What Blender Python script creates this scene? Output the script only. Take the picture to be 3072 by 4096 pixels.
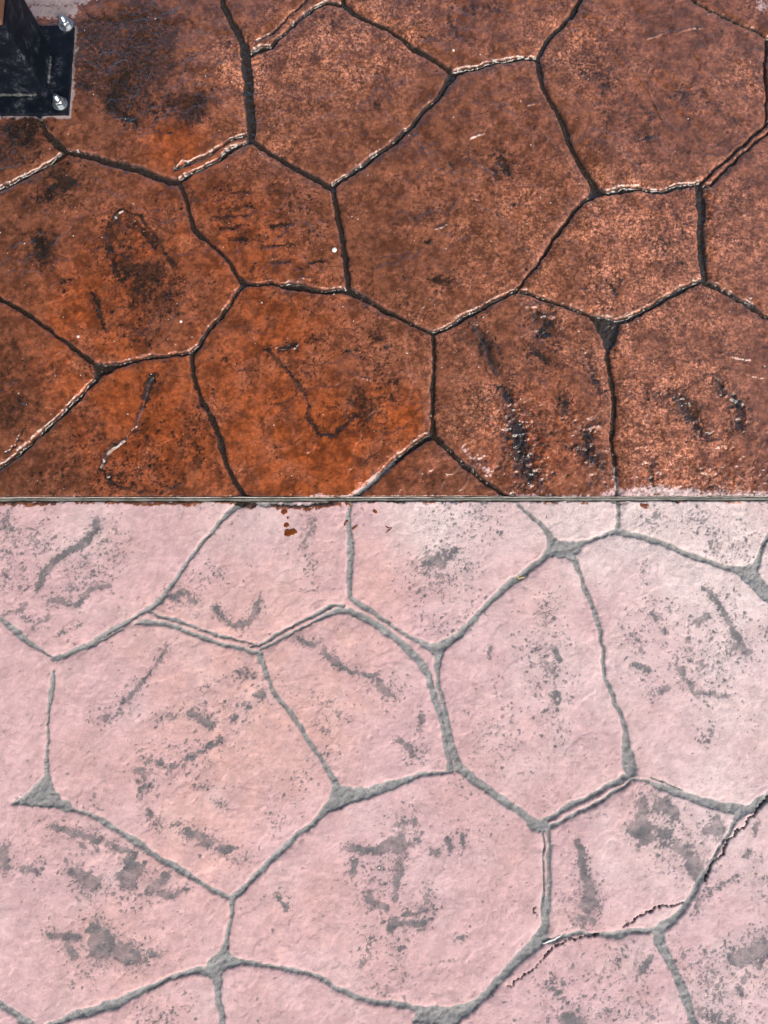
import bpy, bmesh, math, random
import numpy as np
from mathutils import Vector

# ------------------------------------------------------------------ clear
for o in list(bpy.data.objects):
    bpy.data.objects.remove(o, do_unlink=True)
scene = bpy.context.scene
COL = scene.collection
random.seed(7)

# ------------------------------------------------------------------ camera
CAM_H = 1.28                       # chest height, held almost straight down
PITCH = math.radians(9.0)
FPX = 3075.0                       # focal length in photograph pixels (3072 x 4096)
cam_d = bpy.data.cameras.new('camera')
cam_d.sensor_fit = 'VERTICAL'
cam_d.sensor_height = 36.0
cam_d.lens = FPX / 4096.0 * 36.0
cam_d.clip_start = 0.01
cam_d.clip_end = 2000.0
cam = bpy.data.objects.new('camera', cam_d)
cam.location = (0, 0, CAM_H)
cam.rotation_euler = (PITCH, 0, 0)
COL.objects.link(cam)
scene.camera = cam
scene.render.resolution_x = 768
scene.render.resolution_y = 1024

# ------------------------------------------------------------------ world, sun, exposure
SUN_ELEV, SUN_AZ = 38.0, 150.0     # azimuth clockwise from +Y (top of picture): behind right
w = bpy.data.worlds.new('World')
scene.world = w
w.use_nodes = True
wn = w.node_tree
bg = wn.nodes['Background']
sky = wn.nodes.new('ShaderNodeTexSky')
sky.sky_type = 'NISHITA'
sky.sun_disc = False
sky.sun_elevation = math.radians(SUN_ELEV)
sky.sun_rotation = math.radians(SUN_AZ)
sky.air_density = 1.0
sky.dust_density = 4.0
sky.ozone_density = 1.0
wn.links.new(sky.outputs[0], bg.inputs[0])
bg.inputs[1].default_value = 0.12
sun_d = bpy.data.lights.new('sun', 'SUN')
sun_d.energy = 1.3
sun_d.angle = math.radians(42)
sun_d.color = (1.0, 0.975, 0.95)
sun = bpy.data.objects.new('sun', sun_d)
az, el = math.radians(SUN_AZ), math.radians(SUN_ELEV)
sdir = Vector((math.sin(az) * math.cos(el), math.cos(az) * math.cos(el), math.sin(el)))
sun.rotation_euler = sdir.to_track_quat('Z', 'Y').to_euler()
sun.location = sdir * 6
COL.objects.link(sun)
scene.view_settings.view_transform = 'Standard'
scene.view_settings.look = 'None'
scene.view_settings.gamma = 1.0
scene.view_settings.use_curve_mapping = False
scene.view_settings.exposure = 1.0
scene.render.engine = 'CYCLES'

# ------------------------------------------------------------------ ground plan
# The joints, stains and cracks below were surveyed from the photograph in its
# pixels; G() lays a surveyed point out on the floor in metres.
CT, ST = math.cos(PITCH), math.sin(PITCH)
def G(u, v):
    x = (u - 1536.0) / FPX
    y = -(v - 2048.0) / FPX
    t = CAM_H / (CT - y * ST)
    return t * x, t * (y * CT + ST)
def SC(v):
    y = -(v - 2048.0) / FPX
    return CAM_H / (CT - y * ST) / FPX

X0, X1, Y0, Y1 = -0.775, 0.775, -0.625, 1.225
SP = 0.0017
NX = int(round((X1 - X0) / SP)) + 1
NY = int(round((Y1 - Y0) / SP)) + 1
NX -= (NX - 1) % 6; NY -= (NY - 1) % 6
xs = (X0 + SP * np.arange(NX)).astype(np.float32)
ys = (Y0 + SP * np.arange(NY)).astype(np.float32)
X1 = float(xs[-1]); Y1 = float(ys[-1])
XX, YY = np.meshgrid(xs, ys)

rng = np.random.RandomState(11)
TBL = rng.rand(8, 256, 256).astype(np.float32)
def vnoise(x, y, k):
    xi = np.floor(x).astype(np.int32); yi = np.floor(y).astype(np.int32)
    fx = x - xi; fy = y - yi
    fx = fx * fx * (3 - 2 * fx); fy = fy * fy * (3 - 2 * fy)
    a = xi & 255; b = (xi + 1) & 255; c = yi & 255; d = (yi + 1) & 255
    T = TBL[k % 8]
    return (T[c, a] * (1 - fx) + T[c, b] * fx) * (1 - fy) + (T[d, a] * (1 - fx) + T[d, b] * fx) * fy
def fbm(size, octs, k, gain=0.5, x=None, y=None, rot=0.6):
    x = XX if x is None else x; y = YY if y is None else y
    s = np.zeros_like(x); amp = 1.0; tot = 0.0; f = 1.0 / size
    c0, s0 = math.cos(rot + k), math.sin(rot + k)
    xr = x * c0 - y * s0 + 3.7 * k; yr = x * s0 + y * c0 + 1.3 * k
    for o in range(octs):
        s += amp * vnoise(xr * f + 17.3 * o, yr * f + 9.1 * o, k + o)
        tot += amp; amp *= gain; f *= 2.03
    return s / tot
def sstep(a, b, x):
    t = np.clip((x - a) / (b - a), 0, 1)
    return t * t * (3 - 2 * t)

# domain warp so that no traced edge stays straight
WXc = (fbm(0.020, 4, 1, 0.6) - 0.5) * 0.0080
WYc = (fbm(0.020, 4, 2, 0.6) - 0.5) * 0.0080
PX = XX + WXc; PY = YY + WYc
WXs = (fbm(0.012, 4, 3, 0.65) - 0.5) * 0.012
WYs = (fbm(0.012, 4, 4, 0.65) - 0.5) * 0.012
QX = XX + WXs; QY = YY + WYs

def window(xa, xb, ya, yb):
    i0 = max(0, int((xa - X0) / SP)); i1 = min(NX, int((xb - X0) / SP) + 2)
    j0 = max(0, int((ya - Y0) / SP)); j1 = min(NY, int((yb - Y0) / SP) + 2)
    return slice(j0, j1), slice(i0, i1), (i1 > i0 and j1 > j0)
def seg_dist(px, py, a, b):
    dx, dy = b[0] - a[0], b[1] - a[1]
    L = dx * dx + dy * dy + 1e-12
    t = np.clip(((px - a[0]) * dx + (py - a[1]) * dy) / L, 0, 1)
    return np.hypot(px - a[0] - t * dx, py - a[1] - t * dy), t

# ---- joints: (width in px, [points]) ; a point may carry its own width
J = [
 # ---------------- wet half
 (20,[(-60,790),(0,753),(123,697),(185,660),(247,623,24),(262,606,30)]),
 (22,[(140,430),(157,463),(173,518),(204,555,30),(247,592,34),(262,606)]),
 (34,[(262,606),(296,611),(383,626),(463,654),(555,673),(617,697),(679,722),(712,724)]),
 (15,[(700,672),(741,655,20),(833,617),(925,560),(981,537)]),
 (19,[(712,724),(741,700),(833,658),(864,642),(926,592),(1003,562)]),
 (36,[(1003,562),(1004,494),(996,370,46),(988,278,48),(981,204,44),(978,180,40)]),
 (26,[(978,180),(951,123,34),(920,74),(895,19),(889,0,18),(870,-70)]),
 (20,[(985,230),(1040,190,32),(1086,179),(1147,117),(1209,62),(1259,25),(1302,9),(1345,9),(1376,15)]),
 (9,[(1024,160),(1080,136),(1147,68),(1215,6),(1260,-50)]),
 (26,[(1376,15),(1419,49),(1493,86),(1567,123),(1617,160),(1678,204),(1740,241),(1789,272),(1808,296)]),
 (18,[(1376,15),(1355,-70)]),
 (20,[(1808,296,34),(1857,278),(1913,265),(1975,247),(2048,238),(2097,231),(2148,231)]),
 (20,[(2148,231),(2171,191),(2196,148),(2239,105),(2276,68),(2307,25),(2320,0),(2350,-70)]),
 (25,[(2148,231),(2156,272),(2171,340),(2202,401),(2239,457),(2264,512,30),(2279,568,32),(2301,617),(2332,673),(2369,722,32),(2388,765,44)]),
 (17,[(2388,765),(2344,802),(2307,833),(2270,883),(2233,932),(2196,988),(2170,1024),(2141,1067,10),(2097,1117,9),(2065,1160)]),
 (19,[(2388,765),(2431,772),(2492,759,26),(2554,753,24),(2604,762,14),(2647,769),(2702,750,24),(2758,738),(2800,741)]),
 (12,[(2800,741),(2813,722),(2881,660),(2943,605),(3005,549),(3062,500),(3120,440)]),
 (10,[(2820,750),(2844,735),(2912,667),(2974,611),(3036,556),(3072,531),(3130,490)]),
 (12,[(3067,145),(3062,247),(3067,370),(3067,481),(3066,500)]),
 (15,[(2730,-60),(2789,6),(2850,37),(2912,68),(2974,93),(3036,123),(3067,145),(3130,150)]),
 (36,[(2800,741),(2805,802),(2808,864),(2807,926),(2808,988),(2812,1055),(2822,1125)]),
 (23,[(1808,296,40),(1783,346),(1746,395),(1691,451),(1647,500),(1598,549),(1530,599),(1456,654),(1382,710),(1339,741),(1333,753,32)]),
 (27,[(1003,562),(1024,574),(1073,605),(1135,642),(1209,685),(1271,719),(1314,741),(1333,753)]),
 (26,[(1333,753),(1335,784),(1347,846),(1359,907),(1370,963),(1379,1024),(1388,1073),(1391,1129),(1397,1160)]),
 (18,[(712,724,26),(719,741),(741,796),(759,852),(775,907,26),(809,944,26),(846,975),(889,1012),(907,1036),(944,1086),(975,1129,36)]),
 (22,[(975,1129),(1024,1138,14),(1086,1129),(1147,1138,28),(1228,1149,30),(1302,1160),(1382,1160),(1397,1160)]),
 (26,[(1397,1160,36),(1444,1185),(1505,1222),(1567,1252),(1629,1283,20),(1691,1314,16),(1736,1333,24)]),
 (20,[(1736,1333),(1783,1314),(1845,1277),(1907,1240),(1975,1203),(2048,1166),(2066,1160)]),
 (17,[(2066,1160),(2128,1175),(2202,1203),(2276,1228),(2326,1246),(2394,1271),(2474,1289)]),
 (30,[(2380,1275,14),(2430,1300,40),(2445,1340,46),(2440,1385,26),(2431,1425,14)]),
 (26,[(2474,1289),(2462,1320,40),(2440,1385)]),
 (22,[(2474,1289),(2517,1271),(2579,1240),(2641,1203),(2702,1172),(2758,1141),(2807,1123),(2822,1125)]),
 (24,[(2822,1125,34),(2850,1141),(2912,1172),(2974,1203),(3036,1240),(3072,1265),(3130,1300)]),
 (20,[(2431,1425),(2443,1481),(2452,1549,24),(2455,1610,25),(2455,1672,24),(2452,1734,22),(2452,1796),(2462,1857),(2465,1919,16),(2468,2000,14)]),
 (18,[(1736,1333,24),(1737,1357),(1737,1425),(1734,1493),(1731,1561),(1731,1629),(1731,1691),(1734,1734,34)]),
 (24,[(1734,1734),(1691,1759),(1641,1796),(1580,1845),(1518,1901),(1456,1956),(1425,1987),(1405,2000)]),
 (22,[(1734,1734),(1777,1783),(1820,1827),(1870,1870),(1925,1913),(1987,1956),(2036,1990),(2050,2000)]),
 (18,[(975,1129,36),(951,1166),(920,1215),(877,1265),(833,1314),(802,1370),(765,1413,26)]),
 (14,[(765,1413),(710,1416),(636,1425),(556,1438),(481,1456,22),(432,1462,32),(395,1475,46)]),
 (20,[(395,1475),(352,1431),(309,1401),(265,1370),(216,1339),(154,1283),(80,1234),(0,1191),(-70,1150)]),
 (20,[(395,1475,40),(383,1518,24),(346,1555),(296,1604),(247,1654),(185,1715),(111,1783),(49,1833),(0,1870),(-70,1930)]),
 (20,[(765,1413,26),(765,1468),(778,1530),(802,1592),(833,1641),(864,1709,26),(883,1777,30),(901,1839,24),(926,1901),(957,1956),(980,2000)]),
 # ---------------- dry half
 (18,[(990,2000,40),(949,2026,30),(896,2070),(833,2141,14),(796,2184,15),(753,2239,17),(710,2307,15),(667,2363,18),(640,2400,28),(590,2440)]),
 (20,[(590,2440,10),(543,2468,16),(481,2505),(420,2542),(364,2573,24),(309,2597),(259,2622),(213,2634,26)]),
 (7,[(490,2518),(430,2552),(370,2583)]),
 (20,[(213,2634,6),(167,2604,12),(123,2573,24),(74,2536,26),(31,2505,22),(0,2480),(-70,2430)]),
 (16,[(211,2684,14),(207,2746,20),(198,2820,14),(191,2900,12),(188,2974,11),(184,3048,16),(185,3090)]),
 (0,[(213,2634),(211,2684)]),
 (46,[(185,3084,16),(170,3140,44),(165,3180,60),(180,3195,60),(230,3210,34),(262,3228)]),
 (40,[(165,3180,50),(110,3196,34),(46,3217,8)]),
 (0,[(46,3217),(0,3240),(-70,3270)]),
 (18,[(262,3228),(346,3257),(420,3294,24),(481,3331,20),(543,3368,34),(605,3418,26),(673,3455,24),(741,3492,22),(802,3529,20),(864,3566,18),(925,3600)]),
 (13,[(590,2440),(648,2468),(728,2492,17),(802,2517,12),(864,2536,14),(926,2554,11),(988,2573,8),(1040,2585,10)]),
 (17,[(537,2502,5),(586,2490,26),(642,2494,22),(704,2511),(772,2536),(833,2554),(895,2579),(957,2597),(1012,2613),(1040,2614,24)]),
 (13,[(1000,2590,8),(1061,2573),(1098,2542,18),(1160,2511),(1228,2474),(1283,2446),(1333,2418,12),(1370,2420)]),
 (11,[(1040,2600),(1117,2562),(1184,2525),(1246,2488),(1302,2458,16),(1357,2440,26),(1394,2440,28)]),
 (26,[(1394,2440),(1456,2474,28),(1518,2508,30),(1567,2548,26),(1617,2585,30),(1654,2622,34),(1691,2665,34),(1715,2702,28),(1734,2764,26),(1752,2832,22),(1768,2900,20),(1783,2962,22),(1793,3023,26),(1800,3085,30)]),
 (21,[(1408,2000,16),(1397,2048,16),(1394,2097,20),(1397,2159,22),(1401,2221,28),(1399,2283,28),(1397,2344,22),(1404,2388,22),(1431,2415,20),(1487,2449,18),(1549,2492,17),(1610,2533,15),(1672,2567,18),(1715,2585,26),(1752,2597,50)]),
 (26,[(1752,2597,48),(1796,2567,30),(1845,2530,28),(1901,2474,24),(1956,2412,24),(2005,2363,28),(2048,2332),(2085,2307),(2134,2264),(2184,2227,28),(2215,2196,50)]),
 (70,[(2215,2190,60),(2240,2195,80),(2275,2198,70),(2305,2195,50)]),
 (15,[(2215,2180,40),(2190,2132,22),(2171,2104,18),(2141,2079,16),(2110,2048,14),(2050,2000,14)]),
 (15,[(2305,2190,40),(2332,2170,20),(2381,2153),(2431,2138,14),(2474,2125,22)]),
 (14,[(2474,2130),(2474,2085),(2474,2048),(2470,2000)]),
 (24,[(2474,2128,28),(2542,2141),(2604,2159),(2665,2178),(2727,2205),(2789,2233),(2850,2255,20),(2912,2270,18),(2960,2285,36),(3010,2300,66),(3050,2350,60),(3090,2410,44),(3130,2470)]),
 (20,[(3020,2285,36),(3034,2240,24),(3042,2215),(3054,2178),(3072,2147),(3110,2090)]),
 (19,[(2285,2225,40),(2303,2245,26),(2320,2295,18),(2344,2357),(2369,2412,20),(2388,2468,20),(2403,2523,18),(2412,2591,18),(2415,2647,15),(2425,2702,16),(2443,2758,18),(2462,2813,18),(2486,2869,20),(2503,2925,20),(2505,2974,40),(2515,3030,58),(2526,3075,60),(2536,3100)]),
 (22,[(1752,2597,44),(1749,2647,30),(1752,2715,16),(1762,2776,14),(1774,2838,20),(1789,2900,24),(1802,2962,26),(1820,3023,34),(1838,3070,40)]),
 (30,[(1838,3070,44),(1888,3115,36),(1938,3146,28),(1987,3183,32),(2036,3220,36),(2067,3232,34),(2104,3270,36),(2141,3300,40),(2178,3307,44)]),
 (0,[(1793,3080),(1838,3075)]),
 (15,[(2171,3290,24),(2246,3248,26),(2313,3211,22),(2381,3171,20),(2449,3137,22),(2511,3106,32),(2536,3097,40)]),
 (16,[(2190,3315,24),(2252,3288,16),(2326,3245,18),(2394,3205,18),(2468,3162,16),(2523,3131,14)]),
 (24,[(2523,3125,14),(2575,3122,12),(2641,3152,26),(2702,3171,28),(2758,3189,34),(2820,3211,34),(2881,3228,34),(2943,3240,40),(2980,3246,44)]),
 (7,[(2604,3112),(2665,3138),(2727,3160)]),
 (30,[(2980,3246),(3011,3232,36),(3048,3205,36),(3072,3189),(3130,3150)]),
 (20,[(2974,3251,30),(2949,3276,28),(2925,3325,18),(2894,3374,13),(2863,3424,11),(2838,3467,16),(2807,3516,26),(2783,3566,26),(2752,3615,26),(2715,3665,28),(2671,3702,40),(2634,3726,48)]),
 (20,[(2634,3726),(2585,3728,20),(2529,3728,22),(2468,3742,32),(2418,3739,26),(2369,3736,18),(2313,3739,20),(2258,3751,20),(2221,3768,16),(2171,3757,30)]),
 (28,[(2634,3726,44),(2641,3770,46),(2665,3825,36),(2696,3881,32),(2727,3936,38),(2746,3992,34),(2764,4047,28),(2776,4096),(2800,4160)]),
 (9,[(2172,3315),(2175,3400),(2176,3480),(2176,3560),(2172,3630,14),(2168,3690)]),
 (18,[(2196,3319,20),(2196,3400,17),(2199,3490,17),(2195,3580),(2190,3650,26),(2180,3700,42),(2168,3748,60)]),
 (30,[(2168,3748,60),(2128,3794,42),(2085,3831,38),(2048,3868,34),(1987,3930,34),(1950,3973,32),(1907,4016,32),(1857,4050,46)]),
 (60,[(1857,4050,44),(1800,4062,60),(1740,4062,66),(1690,4062,60)]),
 (40,[(1840,4055),(1800,4110),(1760,4160)]),
 (20,[(1690,4050,40),(1666,4041,26),(1610,4026,24),(1549,4016,22),(1481,4010,20),(1419,3992,22),(1357,3961,20),(1296,3924,20),(1246,3902,17),(1178,3884,18),(1098,3868,18),(1024,3856,18),(963,3850,20),(900,3850,60)]),
 (60,[(895,3800,34),(892,3840,76),(865,3870,84),(850,3885,60)]),
 (15,[(930,3597,26),(926,3652,16),(917,3708,13),(904,3763,18),(895,3800,34)]),
 (22,[(930,3597),(963,3562,26),(1024,3504),(1080,3449),(1135,3393),(1197,3337),(1259,3294),(1289,3257,26),(1326,3214,36),(1357,3170,60)]),
 (20,[(1357,3170,50),(1339,3128,34),(1314,3091,26),(1289,3048,18),(1252,2992),(1215,2931),(1172,2869),(1135,2820,17),(1098,2770,17),(1067,2715,20),(1049,2665,24),(1036,2615,30)]),
 (30,[(1357,3170,60),(1407,3180,58),(1468,3176,50),(1530,3158,42),(1592,3134,34),(1654,3109,24),(1715,3097,14),(1797,3092,14)]),
 (24,[(840,3890,40),(790,3881,30),(728,3899,22),(667,3918,22),(605,3949,24),(543,3979,30),(469,4016,36),(383,4041,40),(309,4060,34),(222,4096,24),(150,4130)]),
 (26,[(865,3890,50),(868,3955,26),(877,4010,28),(889,4066,32),(892,4110,26),(892,4170)]),
 (26,[(-70,3975),(0,4023),(49,4053,30),(99,4084,30),(150,4130),(160,4180)]),
]
SPLIT_Y = G(1536, 1996)[1]
cov = np.zeros_like(XX)            # joint coverage 0..1
barr = np.full_like(XX, 9.0)       # distance to any joint centre line (m)
edge = np.full_like(XX, 9.0)       # distance outside the joint edge (m)
LIPN = sstep(.32, .68, fbm(.045, 4, 6, .6))
wn1 = 0.72 + 0.56 * fbm(0.018, 3, 5)
def run_out(pts):
    # joints that leave the surveyed area carry on in the same direction
    pts = list(pts)
    for end, prev in ((0, 1), (-1, -2)):
        e, p = pts[end], pts[prev]
        if e[0] < -20 or e[0] > 3092 or e[1] < -30 or e[1] > 4116:
            L = math.hypot(e[0] - p[0], e[1] - p[1]); k = 620.0 / L
            bend = 40 * math.sin(e[0] + e[1])
            n = [(e[0] + (e[0] - p[0]) * k * f + bend * f * f, e[1] + (e[1] - p[1]) * k * f - bend * f * f) for f in (.35, .7, 1.0)]
            pts = (n[::-1] + pts) if end == 0 else (pts + n)
    return pts
for wd, pts in J:
    pts = run_out(pts)
    for p, q in zip(pts[:-1], pts[1:]):
        a = G(p[0], p[1]); b = G(q[0], q[1])
        wa = (p[2] if len(p) > 2 else wd) * SC(p[1]); wb = (q[2] if len(q) > 2 else wd) * SC(q[1])
        pad = max(wa, wb) * 0.9 + 0.03
        sy, sx, ok = window(min(a[0], b[0]) - pad, max(a[0], b[0]) + pad, min(a[1], b[1]) - pad, max(a[1], b[1]) + pad)
        if not ok: continue
        d, t = seg_dist(PX[sy, sx], PY[sy, sx], a, b)
        barr[sy, sx] = np.minimum(barr[sy, sx], d)
        if wd == 0: continue
        hw = (wa + (wb - wa) * t) * np.where(YY[sy, sx] > SPLIT_Y, .43, .47) * wn1[sy, sx]
        e = d - hw
        edge[sy, sx] = np.minimum(edge[sy, sx], e)
        soft = np.minimum(np.where(YY[sy, sx] > SPLIT_Y, .0018 + .0022 * LIPN[sy, sx], .0020 + .0018 * LIPN[sy, sx]), hw * 0.75 + 0.0004)
        cov[sy, sx] = np.maximum(cov[sy, sx], 1 - sstep(-soft, soft * 0.55, e))

# ---- strip between the two slabs
SYa = G(0, 1998)[1]; SYb = G(3072, 1994)[1]; SXa = G(0, 1998)[0]; SXb = G(3072, 1994)[0]
def strip_y(x): return SYa + (SYb - SYa) * (x - SXa) / (SXb - SXa)
DS = YY - strip_y(XX)              # >0 is the wet slab
STRIP_W = 0.0054

# ---- fields drawn with strokes
def strokes(lst, bx, by, soft_in=0.8, soft_out=-0.5):
    S = np.zeros_like(XX)
    for r, dens, pts in lst:
        pts = pts if len(pts) > 1 else [pts[0], (pts[0][0] + 1, pts[0][1])]
        for p, q in zip(pts[:-1], pts[1:]):
            a = G(*p); b = G(*q); rr = r * SC(p[1])
            pad = rr * 2.0 + 0.012
            sy, sx, ok = window(min(a[0], b[0]) - pad, max(a[0], b[0]) + pad, min(a[1], b[1]) - pad, max(a[1], b[1]) + pad)
            if not ok: continue
            d, t = seg_dist(bx[sy, sx], by[sy, sx], a, b)
            S[sy, sx] = np.maximum(S[sy, sx], dens * sstep(soft_out, soft_in, 1 - d / rr))
    return S
def blobs(lst):
    S = np.zeros_like(XX)
    for u, v, r, k in lst:
        a = G(u, v); rr = r * SC(v)
        S += k * np.exp(-((QX - a[0]) ** 2 + (QY - a[1]) ** 2) / (rr * rr))
    return S

STAIN_DRY = [
 (48,.55,[(10,2080),(60,2150),(130,2150),(165,2185)]),(50,.42,[(0,2170),(60,2260),(0,2330)]),
 (20,.85,[(385,2080),(378,2130),(350,2165),(280,2200),(220,2240),(170,2300),(150,2355)]),
 (42,.45,[(440,2130),(440,2200),(420,2260),(300,2260)]),(18,.75,[(200,2400),(260,2405),(290,2420),(330,2400),(360,2360),(430,2345)]),
 (10,.7,[(10,2460),(60,2440),(110,2420)]),(18,.6,[(70,2440),(110,2480),(150,2490),(185,2470)]),(11,.75,[(225,2545),(270,2520),(320,2495)]),
 (16,.6,[(270,2350),(330,2355)]),(30,.68,[(690,2390),(740,2370),(770,2400)]),(25,.45,[(830,2330),(870,2310),(850,2270)]),(22,.45,[(790,2310)]),
 (17,.75,[(860,2440),(900,2470),(940,2500),(980,2490),(1010,2460),(1040,2400)]),(9,.8,[(667,2580),(640,2640),(600,2690),(560,2735)]),
 (20,.7,[(500,2800),(555,2740)]),(22,.65,[(410,2870),(470,2860)]),(22,.6,[(640,2870),(700,2860)]),(26,.95,[(765,2850),(800,2880),(840,2900)]),
 (12,1,[(938,2870)]),(25,.45,[(900,2840),(970,2820),(1020,2840)]),(28,.65,[(600,3040),(680,3070),(740,3040),(820,3000),(880,2960)]),
 (30,.5,[(570,3000),(600,3080)]),(28,.65,[(560,3080),(590,3130),(570,3160)]),(18,.5,[(840,2740),(900,2720)]),(20,.6,[(950,2690),(1010,2700)]),
 (26,1.1,[(1045,2776)]),(13,.95,[(1190,2550),(1225,2572),(1265,2575)]),(15,.85,[(1300,2610),(1340,2650),(1400,2690),(1450,2695),(1510,2700)]),
 (32,.78,[(1520,2740),(1550,2770)]),(24,.5,[(1270,2800),(1300,2810)]),(22,.5,[(1340,2850),(1370,2870)]),(25,.55,[(1270,2900),(1300,2930)]),
 (30,.35,[(1320,3000)]),(20,.72,[(1690,2870),(1675,2920)]),(18,1,[(1600,2960),(1640,2990),(1650,3020)]),(20,.6,[(1690,3010)]),
 (18,.62,[(1250,2070),(1240,2120),(1220,2180)]),(16,.5,[(1240,2230),(1250,2300),(1260,2350)]),(35,.68,[(1700,2250),(1760,2230),(1820,2210)]),
 (42,.52,[(1660,2290),(1720,2320),(1780,2310)]),(35,.55,[(1880,2270)]),(70,.36,[(1780,2400)]),(25,.52,[(1760,2510),(1820,2480)]),
 (9,.85,[(1960,2590),(1962,2630)]),(14,.45,[(1980,2700),(1985,2800)]),(70,.34,[(2000,2900)]),(32,.62,[(2640,2050),(2600,2085)]),
 (42,.52,[(2790,2080),(2850,2110)]),(52,.48,[(2960,2110),(2980,2180)]),(25,.52,[(2840,2170),(2860,2210)]),(60,.4,[(1780,2080),(1950,2060)]),
 (14,.55,[(2580,2250),(2575,2320)]),(22,.62,[(2610,2430),(2625,2470),(2680,2440)]),(16,.75,[(2660,2520)]),(18,.75,[(2820,2350),(2870,2410),(2890,2460),(2920,2500)]),
 (22,.72,[(2790,2490),(2830,2460)]),(22,.55,[(2760,2560),(2760,2650)]),(24,.9,[(2930,2520),(2960,2580),(2990,2610)]),(30,.52,[(2870,2640),(2940,2600)]),
 (25,.52,[(2800,2660),(2900,2640)]),(42,.4,[(3040,2520)]),(30,.5,[(2540,2550),(2570,2600)]),(20,.66,[(2540,2660),(2590,2680)]),
 (22,.7,[(2710,2660),(2740,2720),(2780,2770),(2850,2780),(2900,2780)]),(20,.62,[(2600,2770),(2680,2750)]),(40,.4,[(2190,2400),(2180,2500)]),
 (18,.85,[(2220,2600),(2240,2640)]),(32,.62,[(2180,2670),(2220,2700)]),(32,.46,[(2150,2730)]),(28,.78,[(2220,2780),(2230,2800)]),
 (25,.46,[(2150,2860),(2240,2840)]),(24,.46,[(2250,2900),(2230,2960)]),(45,.36,[(2120,2580)]),(22,.62,[(2850,2920),(2820,2960)]),
 (18,.95,[(215,3308),(280,3330),(350,3345),(400,3360)]),(14,.85,[(430,3375),(480,3395),(540,3420)]),(11,.95,[(320,3375),(345,3385)]),(12,1,[(395,3400)]),
 (26,.92,[(510,3440),(540,3460)]),(38,1,[(500,3525),(520,3490),(540,3480)]),(34,1,[(300,3490),(330,3510),(380,3530)]),
 (30,.78,[(600,3560),(640,3530),(670,3510)]),(13,.95,[(640,3580),(700,3575),(745,3558)]),(30,.85,[(10,3400),(20,3460)]),(20,.75,[(90,3480),(140,3480)]),
 (16,.55,[(155,3450)]),(15,1,[(190,3740),(250,3750),(310,3750)]),(18,.95,[(270,3780),(300,3820)]),(44,1.05,[(385,3725),(400,3770),(420,3800)]),
 (34,1,[(480,3790),(540,3830)]),(22,.65,[(600,3810),(650,3820)]),(32,.42,[(310,3900),(340,3900)]),(8,.9,[(490,3640)]),(8,.9,[(530,3640)]),
 (22,.62,[(590,3250),(640,3300)]),(14,.7,[(690,3290),(730,3300)]),(26,.8,[(750,3320),(800,3340),(840,3370)]),(22,.85,[(890,3400),(920,3400)]),
 (26,.62,[(950,3440),(980,3430)]),(20,.55,[(780,3140),(820,3140)]),(12,.7,[(860,3200),(900,3215)]),(22,.45,[(380,3220)]),(42,.42,[(600,4060),(700,4070)]),
 (8,1,[(735,3970)]),(36,.64,[(1590,3300),(1640,3290)]),(30,1,[(1600,3360),(1590,3400)]),(16,.9,[(1640,3380)]),(17,.9,[(1390,3395),(1480,3400),(1560,3400)]),
 (16,.95,[(1665,3360)]),(26,.75,[(1420,3450),(1415,3500)]),(25,.55,[(1520,3480)]),(20,.85,[(1590,3440),(1595,3500),(1580,3560),(1575,3600)]),
 (20,.9,[(1470,3600),(1520,3620),(1540,3630)]),(20,.95,[(1560,3720),(1580,3690),(1660,3700),(1690,3690)]),(24,.7,[(1620,3650),(1700,3640),(1715,3580)]),
 (20,.55,[(1530,3690)]),(13,1,[(1797,3350),(1797,3390)]),(18,.75,[(1850,3340),(1850,3390)]),(9,.95,[(1730,3408),(1760,3408)]),
 (22,.55,[(1480,3750),(1470,3830)]),(22,.55,[(1590,3770),(1580,3850)]),(25,.75,[(1450,3860)]),(30,.46,[(1600,3920),(1520,3940)]),
 (16,.75,[(1100,3580),(1110,3600),(1150,3620)]),(20,.46,[(1290,3660)]),(18,.75,[(1850,3760)]),(25,.46,[(1070,3270),(1100,3290)]),(35,.4,[(1200,3140)]),
 (26,1,[(2570,3210),(2560,3270),(2530,3320),(2580,3360)]),(35,1,[(2640,3220),(2660,3210),(2700,3260)]),(55,.7,[(2620,3330),(2700,3380),(2780,3440)]),
 (30,.9,[(2760,3460),(2800,3500)]),(26,1,[(2830,3320),(2880,3330),(2870,3280)]),(20,1,[(2310,3370),(2330,3420),(2335,3500)]),
 (34,.95,[(2350,3530),(2370,3600),(2350,3630)]),(26,.75,[(2320,3680),(2370,3690)]),(18,.65,[(2250,3600)]),(14,.75,[(3030,3290),(3020,3340)]),
 (20,.75,[(2990,3420)]),(65,.38,[(3060,3500)]),(18,.55,[(2840,3580),(2830,3560)]),(40,.85,[(2940,3830),(2990,3830),(3060,3780)]),
 (55,.55,[(2850,3900),(2880,3980)]),(30,.65,[(2990,3900),(2960,3960)]),(60,.65,[(2820,4060),(2900,4080)]),(45,.46,[(2730,3830),(2760,3850)]),
 (30,.75,[(3040,3860)]),(36,.46,[(2460,3880),(2480,3830)]),(22,.8,[(2560,3890),(2600,3830)]),(35,.65,[(2190,3940),(2250,3930),(2240,3980)]),
 (20,.75,[(2430,4040)]),(40,.85,[(2270,4080),(2320,4090)]),(60,.42,[(2560,4050)]),(12,.62,[(2830,3560),(2900,3530),(2950,3500)]),(20,.6,[(2800,3590),(2780,3660)]),
]
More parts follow.
